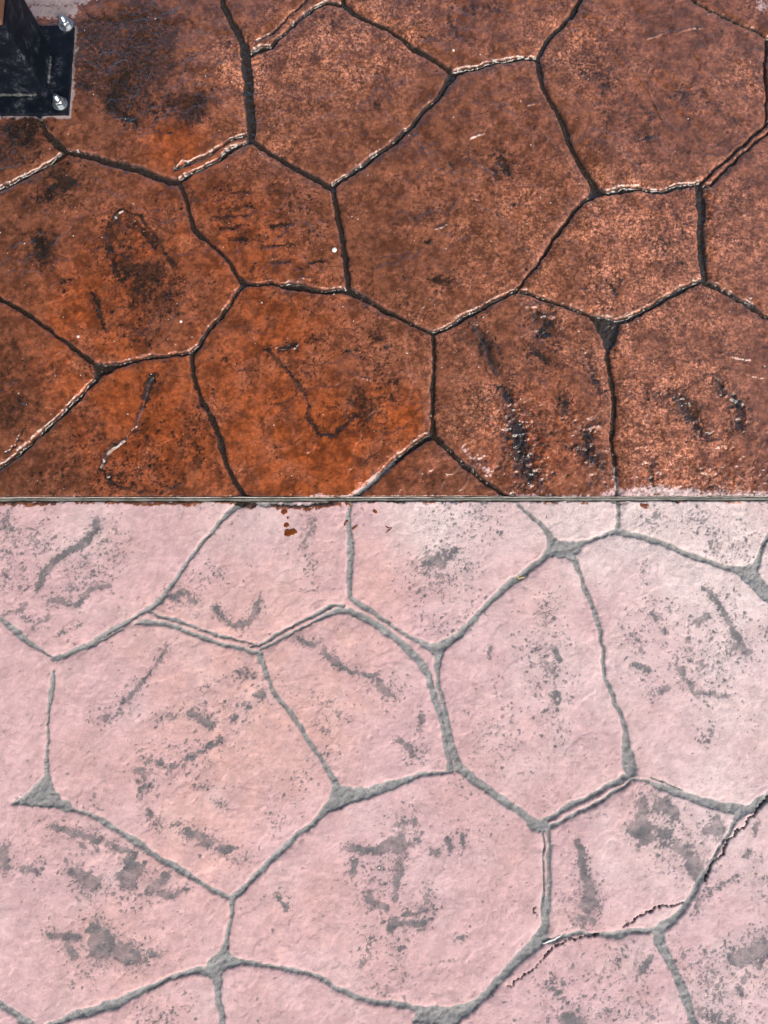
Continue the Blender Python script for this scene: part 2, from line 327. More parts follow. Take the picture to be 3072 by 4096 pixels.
STAIN_WET = [
 (6,1.25,[(495,842),(470,855),(440,890),(428,930),(430,990),(450,1050),(455,1090)]),(8,1.1,[(495,842),(560,865),(610,930),(650,990),(700,1070)]),(5,1.2,[(612,1505),(590,1560),(575,1620),(545,1710),(500,1757),(440,1805),(405,1870),(430,1920),(500,1955)]),
 (26,.85,[(510,310),(470,360),(440,420),(480,460),(540,480)]),(45,.62,[(600,440),(680,420)]),(30,.65,[(780,450),(800,380)]),(22,.55,[(600,190),(590,290)]),
 (25,.5,[(760,220)]),(18,.95,[(330,335),(360,355)]),(45,.7,[(40,520),(110,560),(130,510)]),(40,.75,[(240,700),(270,730),(200,780)]),(30,.5,[(150,610),(130,640)]),(22,.65,[(150,790)]),
 (22,.8,[(480,850),(435,910),(435,980),(455,1030)]),(28,.75,[(520,880),(580,930),(620,980)]),(40,.55,[(560,960)]),(46,.58,[(455,1030),(480,1100),(540,1130),(620,1110),(680,1150)]),
 (42,.48,[(480,1300),(580,1320)]),(9,1,[(368,1170),(398,1230),(418,1315)]),(18,.65,[(250,1135)]),(24,.85,[(150,960),(180,1020)]),(14,.9,[(710,1258)]),
 (8,.95,[(930,770),(1000,765)]),(8,.9,[(910,830),(1010,825)]),(8,.9,[(870,870),(1000,860)]),(12,.8,[(880,910),(960,905)]),(15,.75,[(920,960),(980,950)]),
 (10,1,[(1080,905),(1180,900)]),(8,1,[(1050,985),(1170,980)]),(9,.95,[(1080,1050),(1160,1050)]),(13,1,[(1005,1082),(1015,1070)]),(9,.8,[(1240,1050),(1300,1045)]),
 (40,.45,[(890,770)]),(40,.42,[(1200,830)]),(10,.9,[(768,770)]),(10,1,[(612,1505),(592,1560),(583,1600)]),(6,.8,[(560,1680),(530,1740)]),
 (40,.5,[(590,1850),(680,1880)]),(50,.52,[(430,1900),(560,1950)]),(50,.42,[(310,1800),(210,1920)]),(40,.5,[(780,1700),(790,1840)]),
 (10,.95,[(1066,1392),(1100,1440),(1150,1480),(1200,1540),(1230,1600)]),(15,.9,[(1120,1400),(1180,1385)]),(10,.92,[(1238,1620),(1240,1680),(1280,1735),(1330,1740),(1380,1700),(1420,1660)]),
 (20,.85,[(1400,1610),(1450,1590)]),(20,.55,[(1250,1350),(1290,1340)]),(12,.65,[(1390,1405),(1440,1400)]),(14,.65,[(1500,1360),(1540,1350)]),(22,.5,[(1110,1600)]),
 (30,.45,[(1280,1710),(1380,1690)]),(26,.5,[(880,1400),(900,1440)]),(50,.4,[(1530,1480),(1520,1560)]),(40,.4,[(1500,1700)]),
 (22,.95,[(1900,1300),(1930,1350),(1960,1420),(1990,1490)]),(20,.8,[(2020,1560),(2060,1660)]),(34,.88,[(2150,1265),(2190,1290),(2180,1330)]),(30,.75,[(2150,1410),(2180,1440)]),
 (14,.85,[(2350,1420),(2370,1500),(2395,1560)]),(20,.85,[(2260,1590),(2260,1650)]),(42,.85,[(2060,1680),(2080,1760),(2090,1850),(2120,1900)]),(40,.65,[(2340,1730),(2350,1800),(2400,1850)]),
 (20,.8,[(2400,1920)]),(20,.85,[(2700,1590),(2760,1650),(2810,1740)]),(16,.95,[(2870,1530),(2890,1560)]),(24,.85,[(2930,1590),(2965,1650),(2950,1710)]),(14,.75,[(2620,1830),(2610,1920)]),
 (30,.5,[(2735,370),(2820,380)]),(10,1,[(2415,340)]),(9,1,[(2550,655)]),(22,.55,[(2940,490)]),(30,.65,[(2000,640),(2030,690)]),(14,.7,[(1500,420)]),(18,.85,[(1740,1120),(1790,1130)]),
 (9,1,[(1805,660)]),(8,1,[(2140,510)]),(9,1,[(1710,975)]),(40,.45,[(2300,250),(2450,330)]),(10,.8,[(2620,545),(2560,560)]),(12,.7,[(2440,1135),(2470,1180)]),(30,.45,[(2360,1080)]),
 (35,.45,[(1290,60),(1340,90)]),(12,.7,[(1790,60),(1830,150)]),(18,.6,[(1880,30),(1990,40)]),(40,.45,[(2660,920),(2650,1000)]),(25,.6,[(2700,870)]),(26,.55,[(2050,1590),(2040,1500)]),
]
AIR = blobs([(350,250,150,.5),(550,150,220,.35)])
nb = fbm(0.0060, 3, 6, 0.6); nf = fbm(0.0026, 2, 2, 0.6); nl = fbm(0.11, 4, 3); nm = fbm(0.030, 5, 6, .6)
def dots(size, dens, k, rmin, rmax, x=None, y=None):
    """scattered round grains: dens is the local share of cells that carry one; returns coverage"""
    fx = (QX if x is None else x) / size; fy = (QY if y is None else y) / size
    ix = np.floor(fx).astype(np.int32); iy = np.floor(fy).astype(np.int32)
    out = np.zeros_like(XX)
    for dx in (-1, 0, 1):
        for dy in (-1, 0, 1):
            a = (ix + dx) & 255; b = (iy + dy) & 255
            cx_ = ix + dx + .15 + .7 * TBL[k % 8][b, a]; cy_ = iy + dy + .15 + .7 * TBL[(k + 1) % 8][b, a]
            rr = rmin + (rmax - rmin) * TBL[(k + 2) % 8][b, a] ** 2
            on = TBL[(k + 3) % 8][b, a] < dens
            d = np.hypot(fx - cx_, fy - cy_)
            out = np.maximum(out, on * (1 - sstep(rr * .75, rr * 1.15, d)))
    return out
def polys(lst, soft=.012):
    out = np.zeros_like(XX)
    for dens, pts in lst:
        P = [G(*p) for p in pts]
        xa, xb = min(p[0] for p in P) - .02, max(p[0] for p in P) + .02; ya, yb = min(p[1] for p in P) - .02, max(p[1] for p in P) + .02
        sy, sx, ok = window(xa, xb, ya, yb)
        if not ok: continue
        qx, qy = QX[sy, sx], QY[sy, sx]; ins = np.zeros(qx.shape, bool); dm = np.full(qx.shape, 9.0)
        for a, b in zip(P, P[1:] + P[:1]):
            c = ((a[1] > qy) != (b[1] > qy)) & (qx < (b[0] - a[0]) * (qy - a[1]) / (b[1] - a[1] + 1e-12) + a[0])
            ins ^= c; dm = np.minimum(dm, seg_dist(qx, qy, a, b)[0])
        sd = np.where(ins, dm, -dm)
        out[sy, sx] = np.maximum(out[sy, sx], dens * sstep(-soft * .8, soft * 1.2, sd))
    return out
SUNK_WET = [(1,[(490,845),(560,870),(600,930),(640,1000),(660,1080),(690,1150),(640,1240),(600,1310),(540,1330),(490,1260),(440,1180),(450,1080),(430,980),(430,910)]),
 (1,[(612,1505),(590,1560),(580,1620),(550,1700),(500,1757),(440,1805),(405,1870),(430,1920),(500,1955),(640,1975),(740,1930),(720,1700)]),
 (1,[(1066,1392),(1180,1380),(1230,1480),(1420,1580),(1450,1640),(1380,1705),(1330,1742),(1280,1735),(1240,1690),(1238,1620),(1180,1510)]),
 (1,[(2128,1262),(2215,1268),(2212,1330),(2140,1345)]),(1,[(1895,1290),(1935,1290),(1990,1440),(2010,1510),(1970,1480),(1920,1360)]),(1,[(2690,1600),(2740,1590),(2800,1660),(2830,1760),(2790,1750),(2740,1670)]),
 (1,[(2900,1580),(2975,1620),(2978,1690),(2950,1720),(2925,1640)]),(1,[(510,300),(560,330),(520,420),(540,480),(470,470),(440,420),(470,350)]),(1,[(2040,1640),(2130,1660),(2170,1770),(2150,1920),(2080,1900),(2060,1760)]),
 (1,[(2440,1070),(2500,1110),(2465,1190),(2400,1150)]),(1,[(1880,560),(1935,530),(1990,480),(2010,620),(1980,700),(1880,640)]),(1,[(2590,300),(2700,360),(2820,350),(2840,420),(2720,520),(2620,460)])]
SUNK_DRY = [(1.05,[(385,3690),(440,3720),(470,3770),(560,3800),(565,3850),(500,3860),(460,3830),(350,3830),(345,3760)]),(1,[(2310,3360),(2348,3385),(2348,3500),(2312,3500)]),(1,[(2352,3520),(2425,3640),(2330,3650),(2318,3590)]),
 (.9,[(2560,3200),(2590,3210),(2600,3290),(2620,3360),(2560,3350),(2520,3320)]),(1,[(2620,3200),(2690,3190),(2720,3250),(2680,3280)]),(.85,[(2740,3440),(2800,3430),(2830,3500),(2780,3540)]),(1,[(2800,3310),(2890,3280),(2900,3330),(2850,3350)]),
 (1,[(285,3480),(360,3480),(410,3530),(370,3560),(310,3530)]),(1,[(505,3430),(550,3450),(555,3550),(470,3560),(460,3510)]),(.9,[(1560,3330),(1640,3370),(1620,3410),(1500,3415),(1500,3385)]),(.9,[(1690,2250),(1750,2215),(1800,2250),(1760,2275)]),
 (.8,[(2930,2520),(2960,2520),(2990,2600),(2960,2620)]),(.9,[(760,2850),(800,2850),(850,2910),(830,2930)]),(.9,[(2900,3810),(3060,3770),(3090,3830),(2960,3870)])]
POLY_WET = [(.75,[(490,845),(560,870),(610,930),(660,1000),(690,1060),(740,1110),(760,1180),(700,1260),(620,1330),(540,1340),(480,1270),(440,1180),(450,1080),(430,980),(430,910)]),
 (.5,[(605,1510),(590,1600),(540,1720),(440,1810),(405,1880),(440,1930),(520,1960),(700,1960),(780,1900),(760,1760),(680,1650)]),
 (.36,[(1230,1600),(1420,1560),(1560,1600),(1560,1780),(1380,1740),(1290,1740)]),(.5,[(330,60),(620,30),(680,140),(600,260),(520,300),(330,330)]),
 (.45,[(560,400),(700,380),(840,330),(850,470),(700,500),(560,490)]),(.6,[(2040,1620),(2130,1640),(2180,1760),(2170,1930),(2060,1930)]),(.48,[(2290,1690),(2400,1690),(2430,1900),(2330,1880)]),
 (.4,[(2560,1540),(2700,1560),(2830,1700),(2830,1770),(2680,1700)]),(.5,[(0,480),(130,470),(160,560),(60,620),(-40,600)]),(.5,[(200,650),(380,660),(330,720),(230,800),(190,740)]),
 (.35,[(870,740),(1000,740),(1010,960),(900,980)]),(.3,[(1040,880),(1320,880),(1320,1080),(1040,1080)]),(.3,[(1070,1380),(1200,1370),(1280,1500),(1180,1520)]),(.35,[(100,1450),(-40,1500),(-40,1700),(120,1640)])]
POLY_DRY = [(.45,[(380,2080),(460,2120),(460,2220),(420,2280),(260,2290),(170,2290),(280,2200),(360,2160)]),(.6,[(2590,3200),(2760,3280),(2830,3430),(2800,3520),(2700,3460),(2540,3330)]),
 (.5,[(2700,3800),(3090,3760),(3090,4000),(2850,4000)]),(.45,[(2770,4000),(3090,4030),(3090,4110),(2790,4110)]),(.38,[(1400,3430),(1600,3420),(1600,3640),(1460,3600)]),
 (.27,[(2100,2350),(2260,2350),(2300,2950),(2120,2950)]),(.26,[(2500,2400),(2950,2350),(3080,2600),(2900,2800),(2550,2800)]),(.32,[(-40,2030),(220,2040),(250,2230),(60,2400),(-40,2400)]),
 (.25,[(560,2960),(900,2940),(860,3080),(600,3180)]),(.3,[(2140,3860),(2620,3800),(2600,4100),(2200,4100)]),(.25,[(1640,2200),(1920,2180),(1920,2420),(1700,2440)])]
FILL = [(1,[(185,3070),(150,3130),(100,3180),(46,3220),(150,3224),(265,3234),(215,3150)]),(1,[(2357,1266),(2474,1292),(2450,1370),(2431,1425),(2400,1340)]),(1,[(2193,2147),(2250,2168),(2320,2165),(2304,2239),(2250,2222),(2196,2224)]),
 (1,[(2912,2264),(3023,2261),(3042,2307),(3080,2357),(3080,2420),(3011,2350),(2937,2289)]),(1,[(1339,3128),(1400,3152),(1480,3150),(1440,3200),(1350,3240),(1300,3250)]),(1,[(1700,2580),(1795,2572),(1762,2645)]),
 (1,[(895,3782),(944,3844),(883,3893),(864,3918),(809,3881)]),(1,[(1678,4035),(1851,4053),(1826,4110),(1640,4090)]),(1,[(360,1440),(470,1462),(385,1520)]),(1,[(2350,800),(2372,722),(2432,772)])]
isdry = DS < 0
fil = polys(FILL, .0022); cov = np.maximum(cov, fil); edge = np.where(fil > .5, np.minimum(edge, -.001), edge)
S_d = strokes(STAIN_DRY, QX, QY); S_w = strokes(STAIN_WET, QX, QY)
H_d = strokes(STAIN_DRY, QX, QY, .9, -1.9); H_w = strokes(STAIN_WET, QX, QY, .9, -2.2)   # wide halo of loose grains
S = np.where(isdry, np.maximum(S_d * 1.06, polys(SUNK_DRY, .003)), S_w * 1.08); H = np.where(isdry, np.maximum(H_d, polys(POLY_DRY)), np.maximum(H_w, polys(POLY_WET)))
solid = sstep(.50, .62, S * .92 + (nb * .55 + nf * .45 - .5) * 1.15)
clump = sstep(.35, .7, nm * .5 + nb * .5)
bgd = np.where(isdry, .012 + .05 * sstep(.5, .75, nl) , .02 + .16 * sstep(.45, .72, nl)) * clump * 1.6
dn = np.clip(H * .75 * (.25 + 1.1 * clump), 0, 1)
d1 = dots(.0046, np.maximum(dn * .9, bgd * .5), 1, .22, .55); d2 = dots(.0028, np.maximum(dn * np.where(isdry, .65, 1), bgd), 4, .25, .6); d3 = dots(.0072, dn * .55, 2, .2, .5)
stain = np.maximum(solid, np.maximum(np.maximum(d1, d3), d2 * .85))
ntone = fbm(.016, 4, 7, .6)
wash = np.where(isdry, 1.45, 1) * sstep(.25, .95, H) * sstep(.35, .65, nm * .5 + ntone * .5) * .30
stain = np.maximum(stain * (.72 + .34 * sstep(.3, .65, ntone)), wash)

# wetness: everything behind the strip, less the dry halo of the post base
PLX0, PLX1, PLY0, PLY1 = -0.762, -0.577, 0.938, 1.118
dpl = np.hypot(np.maximum(np.maximum(PLX0 - QX, QX - PLX1), 0), np.maximum(np.maximum(PLY0 - QY, QY - PLY1), 0))
dryS = strokes([(30,1,[(-60,-10),(120,0),(330,0)]),(34,1,[(150,50),(285,45)]),(34,.72,[(2430,1980),(2600,1965),(2760,1980)]),(26,.62,[(2700,1975),(3072,1985)]),
   (12,.75,[(2000,1990),(2400,1992)]),(13,.8,[(1420,1985),(1500,1915),(1570,1850)]),(14,.5,[(1850,1795),(1900,1840),(1960,1900)]),(40,.6,[(3050,20)]),
   (9,.9,[(2460,1880),(2467,1990)]),(8,.7,[(1250,1985),(1420,1990)])], QX, QY)
wetS = strokes([(13,1,[(-60,2010),(215,2012)]),(10,.9,[(430,2010),(640,2013),(800,2012)]),(15,.95,[(940,2013),(1010,2022)]),(12,1,[(1090,2024),(1230,2030),(1345,2016)]),(12,.95,[(1320,2016),(1352,2018)])] + [(r_, .9, [(u, 2008), (u + l_, 2009)]) for u, l_, r_ in ((620,90,6),(860,60,8),(1560,40,6),(1700,70,5),(1840,30,7),(2180,50,5),(2330,20,8),(2700,40,5),(2905,60,6),(300,80,6),(1480,25,9))], QX, QY)
halo = 1 - sstep(0.0030, 0.0055, dpl + (nb - 0.5) * 0.006)
wet = np.where(isdry, sstep(0.45, 0.6, wetS + (nb - .5) * .5), 1 - np.maximum(sstep(0.42, 0.66, dryS + (nf - .5) * .9 + (nb - .5) * .5), halo * (DS > 0)))
# drying pale bloom
bloom = np.clip(blobs([(2750,1900,160,.6),(2980,1850,160,.6),(1870,1850,80,.8),(1530,1880,70,.7),(2350,1950,120,.4),(2650,250,120,.35),(2420,130,120,.35),(3020,60,130,.6)]), 0, 1)
# pigment: 0 brown, 1 burnt orange ; pale: worn light mottling ; dark: dirt in the pores, plus the dimmer top-left light painted in
tone = np.clip(blobs([(1300,1850,330,.9),(600,1700,420,.8),(1600,1650,130,.7),(700,560,200,.7),(500,1000,230,.55),(950,900,260,.6),(250,1300,300,.5),(2150,1750,260,.55),(2700,1850,330,.5),(1150,1300,300,.55)]) + (nl - .5) * .7, 0, 1)
pale = np.clip(blobs([(2450,850,230,1.0),(1150,350,330,.55),(2250,200,220,.6),(1480,120,220,.8),(2700,1300,330,.6),(2650,1850,330,.75),(1880,1650,150,.6),(920,260,90,1.0),(2950,900,230,.55),(1960,880,200,.4),(2250,1180,200,.5),(1650,1330,140,.35),(3060,330,120,.6),(2900,350,200,.3)]) + (nl - .5) * .6, 0, 1)
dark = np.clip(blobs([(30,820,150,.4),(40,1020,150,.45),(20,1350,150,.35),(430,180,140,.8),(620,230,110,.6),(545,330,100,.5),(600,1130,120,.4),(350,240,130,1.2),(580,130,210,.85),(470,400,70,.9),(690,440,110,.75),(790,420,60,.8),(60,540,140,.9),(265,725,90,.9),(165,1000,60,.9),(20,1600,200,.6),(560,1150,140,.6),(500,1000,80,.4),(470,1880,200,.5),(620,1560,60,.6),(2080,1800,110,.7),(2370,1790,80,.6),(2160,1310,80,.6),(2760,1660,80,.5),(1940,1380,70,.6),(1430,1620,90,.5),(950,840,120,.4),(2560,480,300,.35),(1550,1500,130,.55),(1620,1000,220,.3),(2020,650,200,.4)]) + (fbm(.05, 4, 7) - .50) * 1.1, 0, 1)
dryt = np.clip(blobs([(900,2700,420,.7),(1450,2300,300,.6),(700,3400,330,.7),(1250,3700,300,.4),(1250,2950,250,.5),(500,4000,300,.5)]) + (nl - .5) * 1.3, 0, 1)
chalk = np.clip(blobs([(1760,2060,220,.9),(2280,2060,200,.95),(2750,2080,330,1.1),(2950,2350,300,.7),(2550,3400,300,.35),(2950,3350,250,.5),(2950,2820,280,.7),(2950,4000,250,.45),(2250,2700,350,.35),(900,2080,200,.35),(300,2080,250,.3)]) + (fbm(.06, 4, 5) - .52) * .7, 0, 1)
tsharp = sstep(.42, .58, tone + (nm - .5) * .9); tone = np.clip(.55 * tone + .45 * tsharp, 0, 1)
pale = np.clip(pale * (.45 + 1.1 * sstep(.3, .7, nm)), 0, 1)
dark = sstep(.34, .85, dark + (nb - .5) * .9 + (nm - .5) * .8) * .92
tone = np.where(isdry, dryt, tone); pale = np.where(isdry, chalk, pale)

# ---- cracks, ledges and scratches
CRACK = [(7,[(3090,3175),(3072,3192),(3036,3239),(2999,3276),(2974,3313),(2937,3337),(2912,3368),(2894,3418),(2857,3442),(2832,3492),(2823,3529)]),
 (6,[(2505,3705),(2554,3671),(2604,3646),(2653,3621),(2702,3624),(2733,3615)]),(4,[(2040,3945),(2097,3899),(2141,3875),(2184,3819),(2233,3782),(2313,3750),(2350,3752),(2400,3742)]),
 (4,[(2140,3625),(2135,3640),(2148,3665)]),
 (3,[(100,1705),(60,1780),(20,1820)]),(3,[(430,1920),(600,1700)][:1] + [(445,1905)])]
crack = np.zeros_like(XX)
cxn = (fbm(0.007, 3, 6, .7) - .5) * .010; cyn = (fbm(0.007, 3, 1, .7) - .5) * .010
for wd, pts in CRACK:
    for p, q in zip(pts[:-1], pts[1:]):
        a = G(*p); b = G(*q); hw = wd * SC(p[1]) * .42 + .0002
        sy, sx, ok = window(min(a[0], b[0]) - .02, max(a[0], b[0]) + .02, min(a[1], b[1]) - .02, max(a[1], b[1]) + .02)
        if not ok: continue
        d, t = seg_dist(XX[sy, sx] + cxn[sy, sx], YY[sy, sx] + cyn[sy, sx], a, b)
        crack[sy, sx] = np.maximum(crack[sy, sx], 1 - sstep(hw * .4, hw * 1.3, d))
LEDGE = [(6,[(2590,152),(2640,140),(2700,132),(2750,120),(2805,112)]),(6,[(1880,555),(1905,545),(1935,532)]),(5,[(2108,422),(2140,415),(2158,415)]),
 (6,[(425,920),(440,890),(470,855),(495,842)]),(6,[(405,1868),(420,1830),(440,1800),(500,1757)]),(5,[(540,1710),(575,1600),(590,1540),(612,1505)]),
 (5,[(2100,1228),(2150,1222),(2175,1215)]),(6,[(2130,1270),(2165,1262),(2220,1268)]),(5,[(2440,1075),(2495,1110),(2460,1180)]),(6,[(2690,1610),(2730,1590),(2790,1650)]),
 (7,[(2040,1640),(2090,1640),(2130,1680)]),(6,[(2050,1740),(2110,1730),(2170,1770)]),(6,[(2290,1700),(2340,1715),(2400,1700)]),(5,[(1740,920),(1790,900)]),
 (6,[(700,670),(730,640),(770,655)]),(5,[(2880,1410),(2930,1430),(3000,1440)]),(5,[(2900,1580),(2975,1620),(2978,1690)]),(4,[(2590,330),(2610,400),(2650,480)]),
 (4,[(2530,290),(2600,370)]),(4,[(1230,900),(1300,960)]),(5,[(1400,1500),(1490,1520)]),(5,[(1200,1110),(1240,1115)]),(6,[(1190,1375),(1180,1385),(1120,1395)])]
ledge = np.zeros_like(XX)
for wd, pts in LEDGE:
    for p, q in zip(pts[:-1], pts[1:]):
        a = G(*p); b = G(*q); hw = wd * SC(p[1]) * .75
        sy, sx, ok = window(min(a[0], b[0]) - .02, max(a[0], b[0]) + .02, min(a[1], b[1]) - .02, max(a[1], b[1]) + .02)
        if not ok: continue
        d, t = seg_dist(PX[sy, sx], PY[sy, sx], a, b)
        ledge[sy, sx] = np.maximum(ledge[sy, sx], np.exp(-(d / hw) ** 2))

# ---- heights
spk = np.clip(blobs([(2300,1700,420,.9),(2850,1600,420,.8),(1950,1500,260,.7),(1500,1900,200,.6),(1700,1450,200,.5),(2600,1150,350,.45),(1650,850,300,.3),(300,900,300,.15)]), 0, 1)
rough_w = strokes([(60,1,[(2050,1660),(2090,1740),(2110,1850),(2140,1900)]),(30,.8,[(2120,1230),(2190,1270),(2170,1340)]),(26,.9,[(2680,1590),(2740,1640),(2810,1740),(2900,1780)]),(22,.9,[(2870,1540),(2940,1600),(2965,1700)]),(34,.8,[(2300,1720),(2380,1710)]),(40,.8,[(2340,1800),(2400,1860)]),(30,.8,[(2600,1830),(2620,1930)]),(60,.6,[(2500,1930),(3072,1900)]),(24,.6,[(2350,1420),(2390,1560)]),(50,.6,[(1880,1820),(1980,1900)]),(40,.5,[(1600,1940),(1750,1850)]),(30,.6,[(2600,1560),(2690,1590)]),(20,.6,[(1895,1290),(1935,1330)]),(40,.5,[(3040,1750)])], QX, QY, .9, -1.2)
Zn = (fbm(0.26, 4, 4) - .5) * .0045 + (fbm(0.035, 4, 5) - .5) * .0020
Zf = (fbm(0.0075, 3, 1, .6) - .5)
near = np.exp(-np.clip(edge, 0, 1) / 0.006)
Z = Zn + Zf * (0.0006 + np.where(isdry, .0014, .0007) * near + 0.0075 * np.clip(rough_w, 0, 1) * (~isdry) + 0.0004 * isdry)
pit = dots(.0060, .10 + .25 * sstep(.5, .7, nm), 5, .15, .45)
t1 = fbm(.15, 5, 2, .5, PX, PY); t2 = fbm(.10, 5, 6, .52, PX, PY)
terr = sstep(.50, .512, t1) + sstep(.60, .612, t1) + .8 * sstep(.56, .572, t2) - .8 * sstep(.42, .432, 1 - t2) * 0
Z += terr * np.where(isdry, .0006, .0013) * (1 - near * .7)
Z -= pit * .0005
Z -= polys(SUNK_WET, .0011) * .0016 * (~isdry)
Z -= polys(SUNK_DRY, .0016) * .0007 * isdry
Z -= stain * np.where(isdry, .0007, .0008)
lipn = LIPN
Z -= np.exp(-np.clip(edge, 0, 1) / 0.009) * np.where(isdry, .0007, .0011)           # pillowed stone edges
Z -= np.exp(-np.clip(edge, 0, 1) / 0.0042) * np.where(isdry, .0003, .0008 + .0016 * lipn)
Z -= cov * np.where(isdry, .0026, .0052) * (0.75 + 0.5 * fbm(.02, 3, 2))
Z -= cov * 0 + np.clip(-edge - .004, 0, .01) * .12          # wide fillets sag
Z += cov * Zf * .0022 + cov * (nf - .5) * .0011
Z += sstep(.0, .003, edge) * (1 - sstep(.003, .010, edge)) * (fbm(.012, 3, 5) - .42) * np.where(isdry, .0016, .0034)   # ragged lips
Z += ledge * (~isdry) * .0030 * sstep(.2, .5, LIPN + .25)
Z -= crack * .006
fringe = np.exp(-(DS / .010) ** 2)
Z += fringe * Zf * .0015
rr_ = random.Random(21)
chip = strokes([(11,1,[(1010,2018),(1100,2016),(1200,2020),(1330,2012)])] + [(rr_.uniform(3, 7), .9, [(u, 2006), (u + rr_.uniform(8, 50), 2006 + rr_.uniform(-2, 4))]) for u in [rr_.uniform(0, 3072) for _ in range(22)]], QX, QY)
chip = sstep(.4, .7, chip + (nb - .5) * .5) * isdry
Z -= chip * .0025
Z_nostrip = Z.copy()
trough = 1 - sstep(STRIP_W * .5, STRIP_W * .5 + .0022, np.abs(DS + (nb - .5) * .0022))
Z -= trough * .006
grey_edge = (1 - sstep(STRIP_W * .5 + .001, STRIP_W * .5 + .004, np.abs(DS) + (nf - .5) * .006))
haloz = np.clip(np.maximum(halo, sstep(.4, .7, strokes([(30,1,[(-60,-10),(120,0),(330,0)]),(34,1,[(150,50),(285,45)])], QX, QY))) * (~isdry), 0, 1)
jcol = np.where(isdry, sstep(.03, .38, cov + (nf - .5) * .25 * (cov > .01)), sstep(.12, .55, cov + (nf - .5) * .3 * (cov > .01)))
joint = np.clip(np.maximum(np.maximum(np.maximum(jcol, sstep(.05, .4, crack)), haloz * (.45 + .3 * nb)), np.maximum(chip * .9, grey_edge * .75)), 0, 1)
med = np.clip(nm * .6 + nl * .4, 0, 1)
mot = np.clip(sstep(.28, .72, .5 * fbm(.0085, 3, 3, .65) + .5 * fbm(.024, 4, 4, .6)), 0, 1)
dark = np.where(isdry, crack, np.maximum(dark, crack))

# ------------------------------------------------------------------ materials
def new_mat(name):
    m = bpy.data.materials.new(name); m.use_nodes = True
    nt = m.node_tree; nt.nodes.clear()
    out = nt.nodes.new('ShaderNodeOutputMaterial'); b = nt.nodes.new('ShaderNodeBsdfPrincipled')
    nt.links.new(b.outputs[0], out.inputs[0])
    return m, nt, b
class NB:
    def __init__(s, nt): s.nt = nt
    def n(s, t, **k):
        x = s.nt.nodes.new(t)
        for a, v in k.items(): setattr(x, a, v)
        return x
    def link(s, a, b): s.nt.links.new(a, b)
    def val(s, x, sock):
        if isinstance(x, (int, float)): sock.default_value = x
        elif isinstance(x, tuple): sock.default_value = x if len(x) == 4 else (*x, 1)
        else: s.link(x, sock)
    def attr(s, name): return s.n('ShaderNodeAttribute', attribute_name=name).outputs['Fac']
    def noise(s, scale, detail=4, rough=.6, vec=None, dist=0.0):
        x = s.n('ShaderNodeTexNoise'); x.inputs['Scale'].default_value = scale; x.inputs['Detail'].default_value = detail
        x.inputs['Roughness'].default_value = rough; x.inputs['Distortion'].default_value = dist
        s.link(vec if vec is not None else s.coord, x.inputs['Vector']); return x.outputs['Fac']
    def ramp(s, x, a, b, c=0.0, d=1.0):
        r = s.n('ShaderNodeMapRange', interpolation_type='SMOOTHSTEP'); s.val(x, r.inputs[0])
        for i, v in zip((1, 2, 3, 4), (a, b, c, d)): r.inputs[i].default_value = v
        return r.outputs[0]
    def m(s, op, a, b=0.0, c=None):
        x = s.n('ShaderNodeMath', operation=op); s.val(a, x.inputs[0]); s.val(b, x.inputs[1])
        if c is not None: s.val(c, x.inputs[2])
        return x.outputs[0]
    def mix(s, f, a, b, blend='MIX'):
        x = s.n('ShaderNodeMix', data_type='RGBA', blend_type=blend); s.val(f, x.inputs[0]); s.val(a, x.inputs[6]); s.val(b, x.inputs[7]); return x.outputs[2]
    def mixf(s, f, a, b):
        x = s.n('ShaderNodeMix', data_type='FLOAT'); s.val(f, x.inputs[0]); s.val(a, x.inputs[2]); s.val(b, x.inputs[3]); return x.outputs[0]

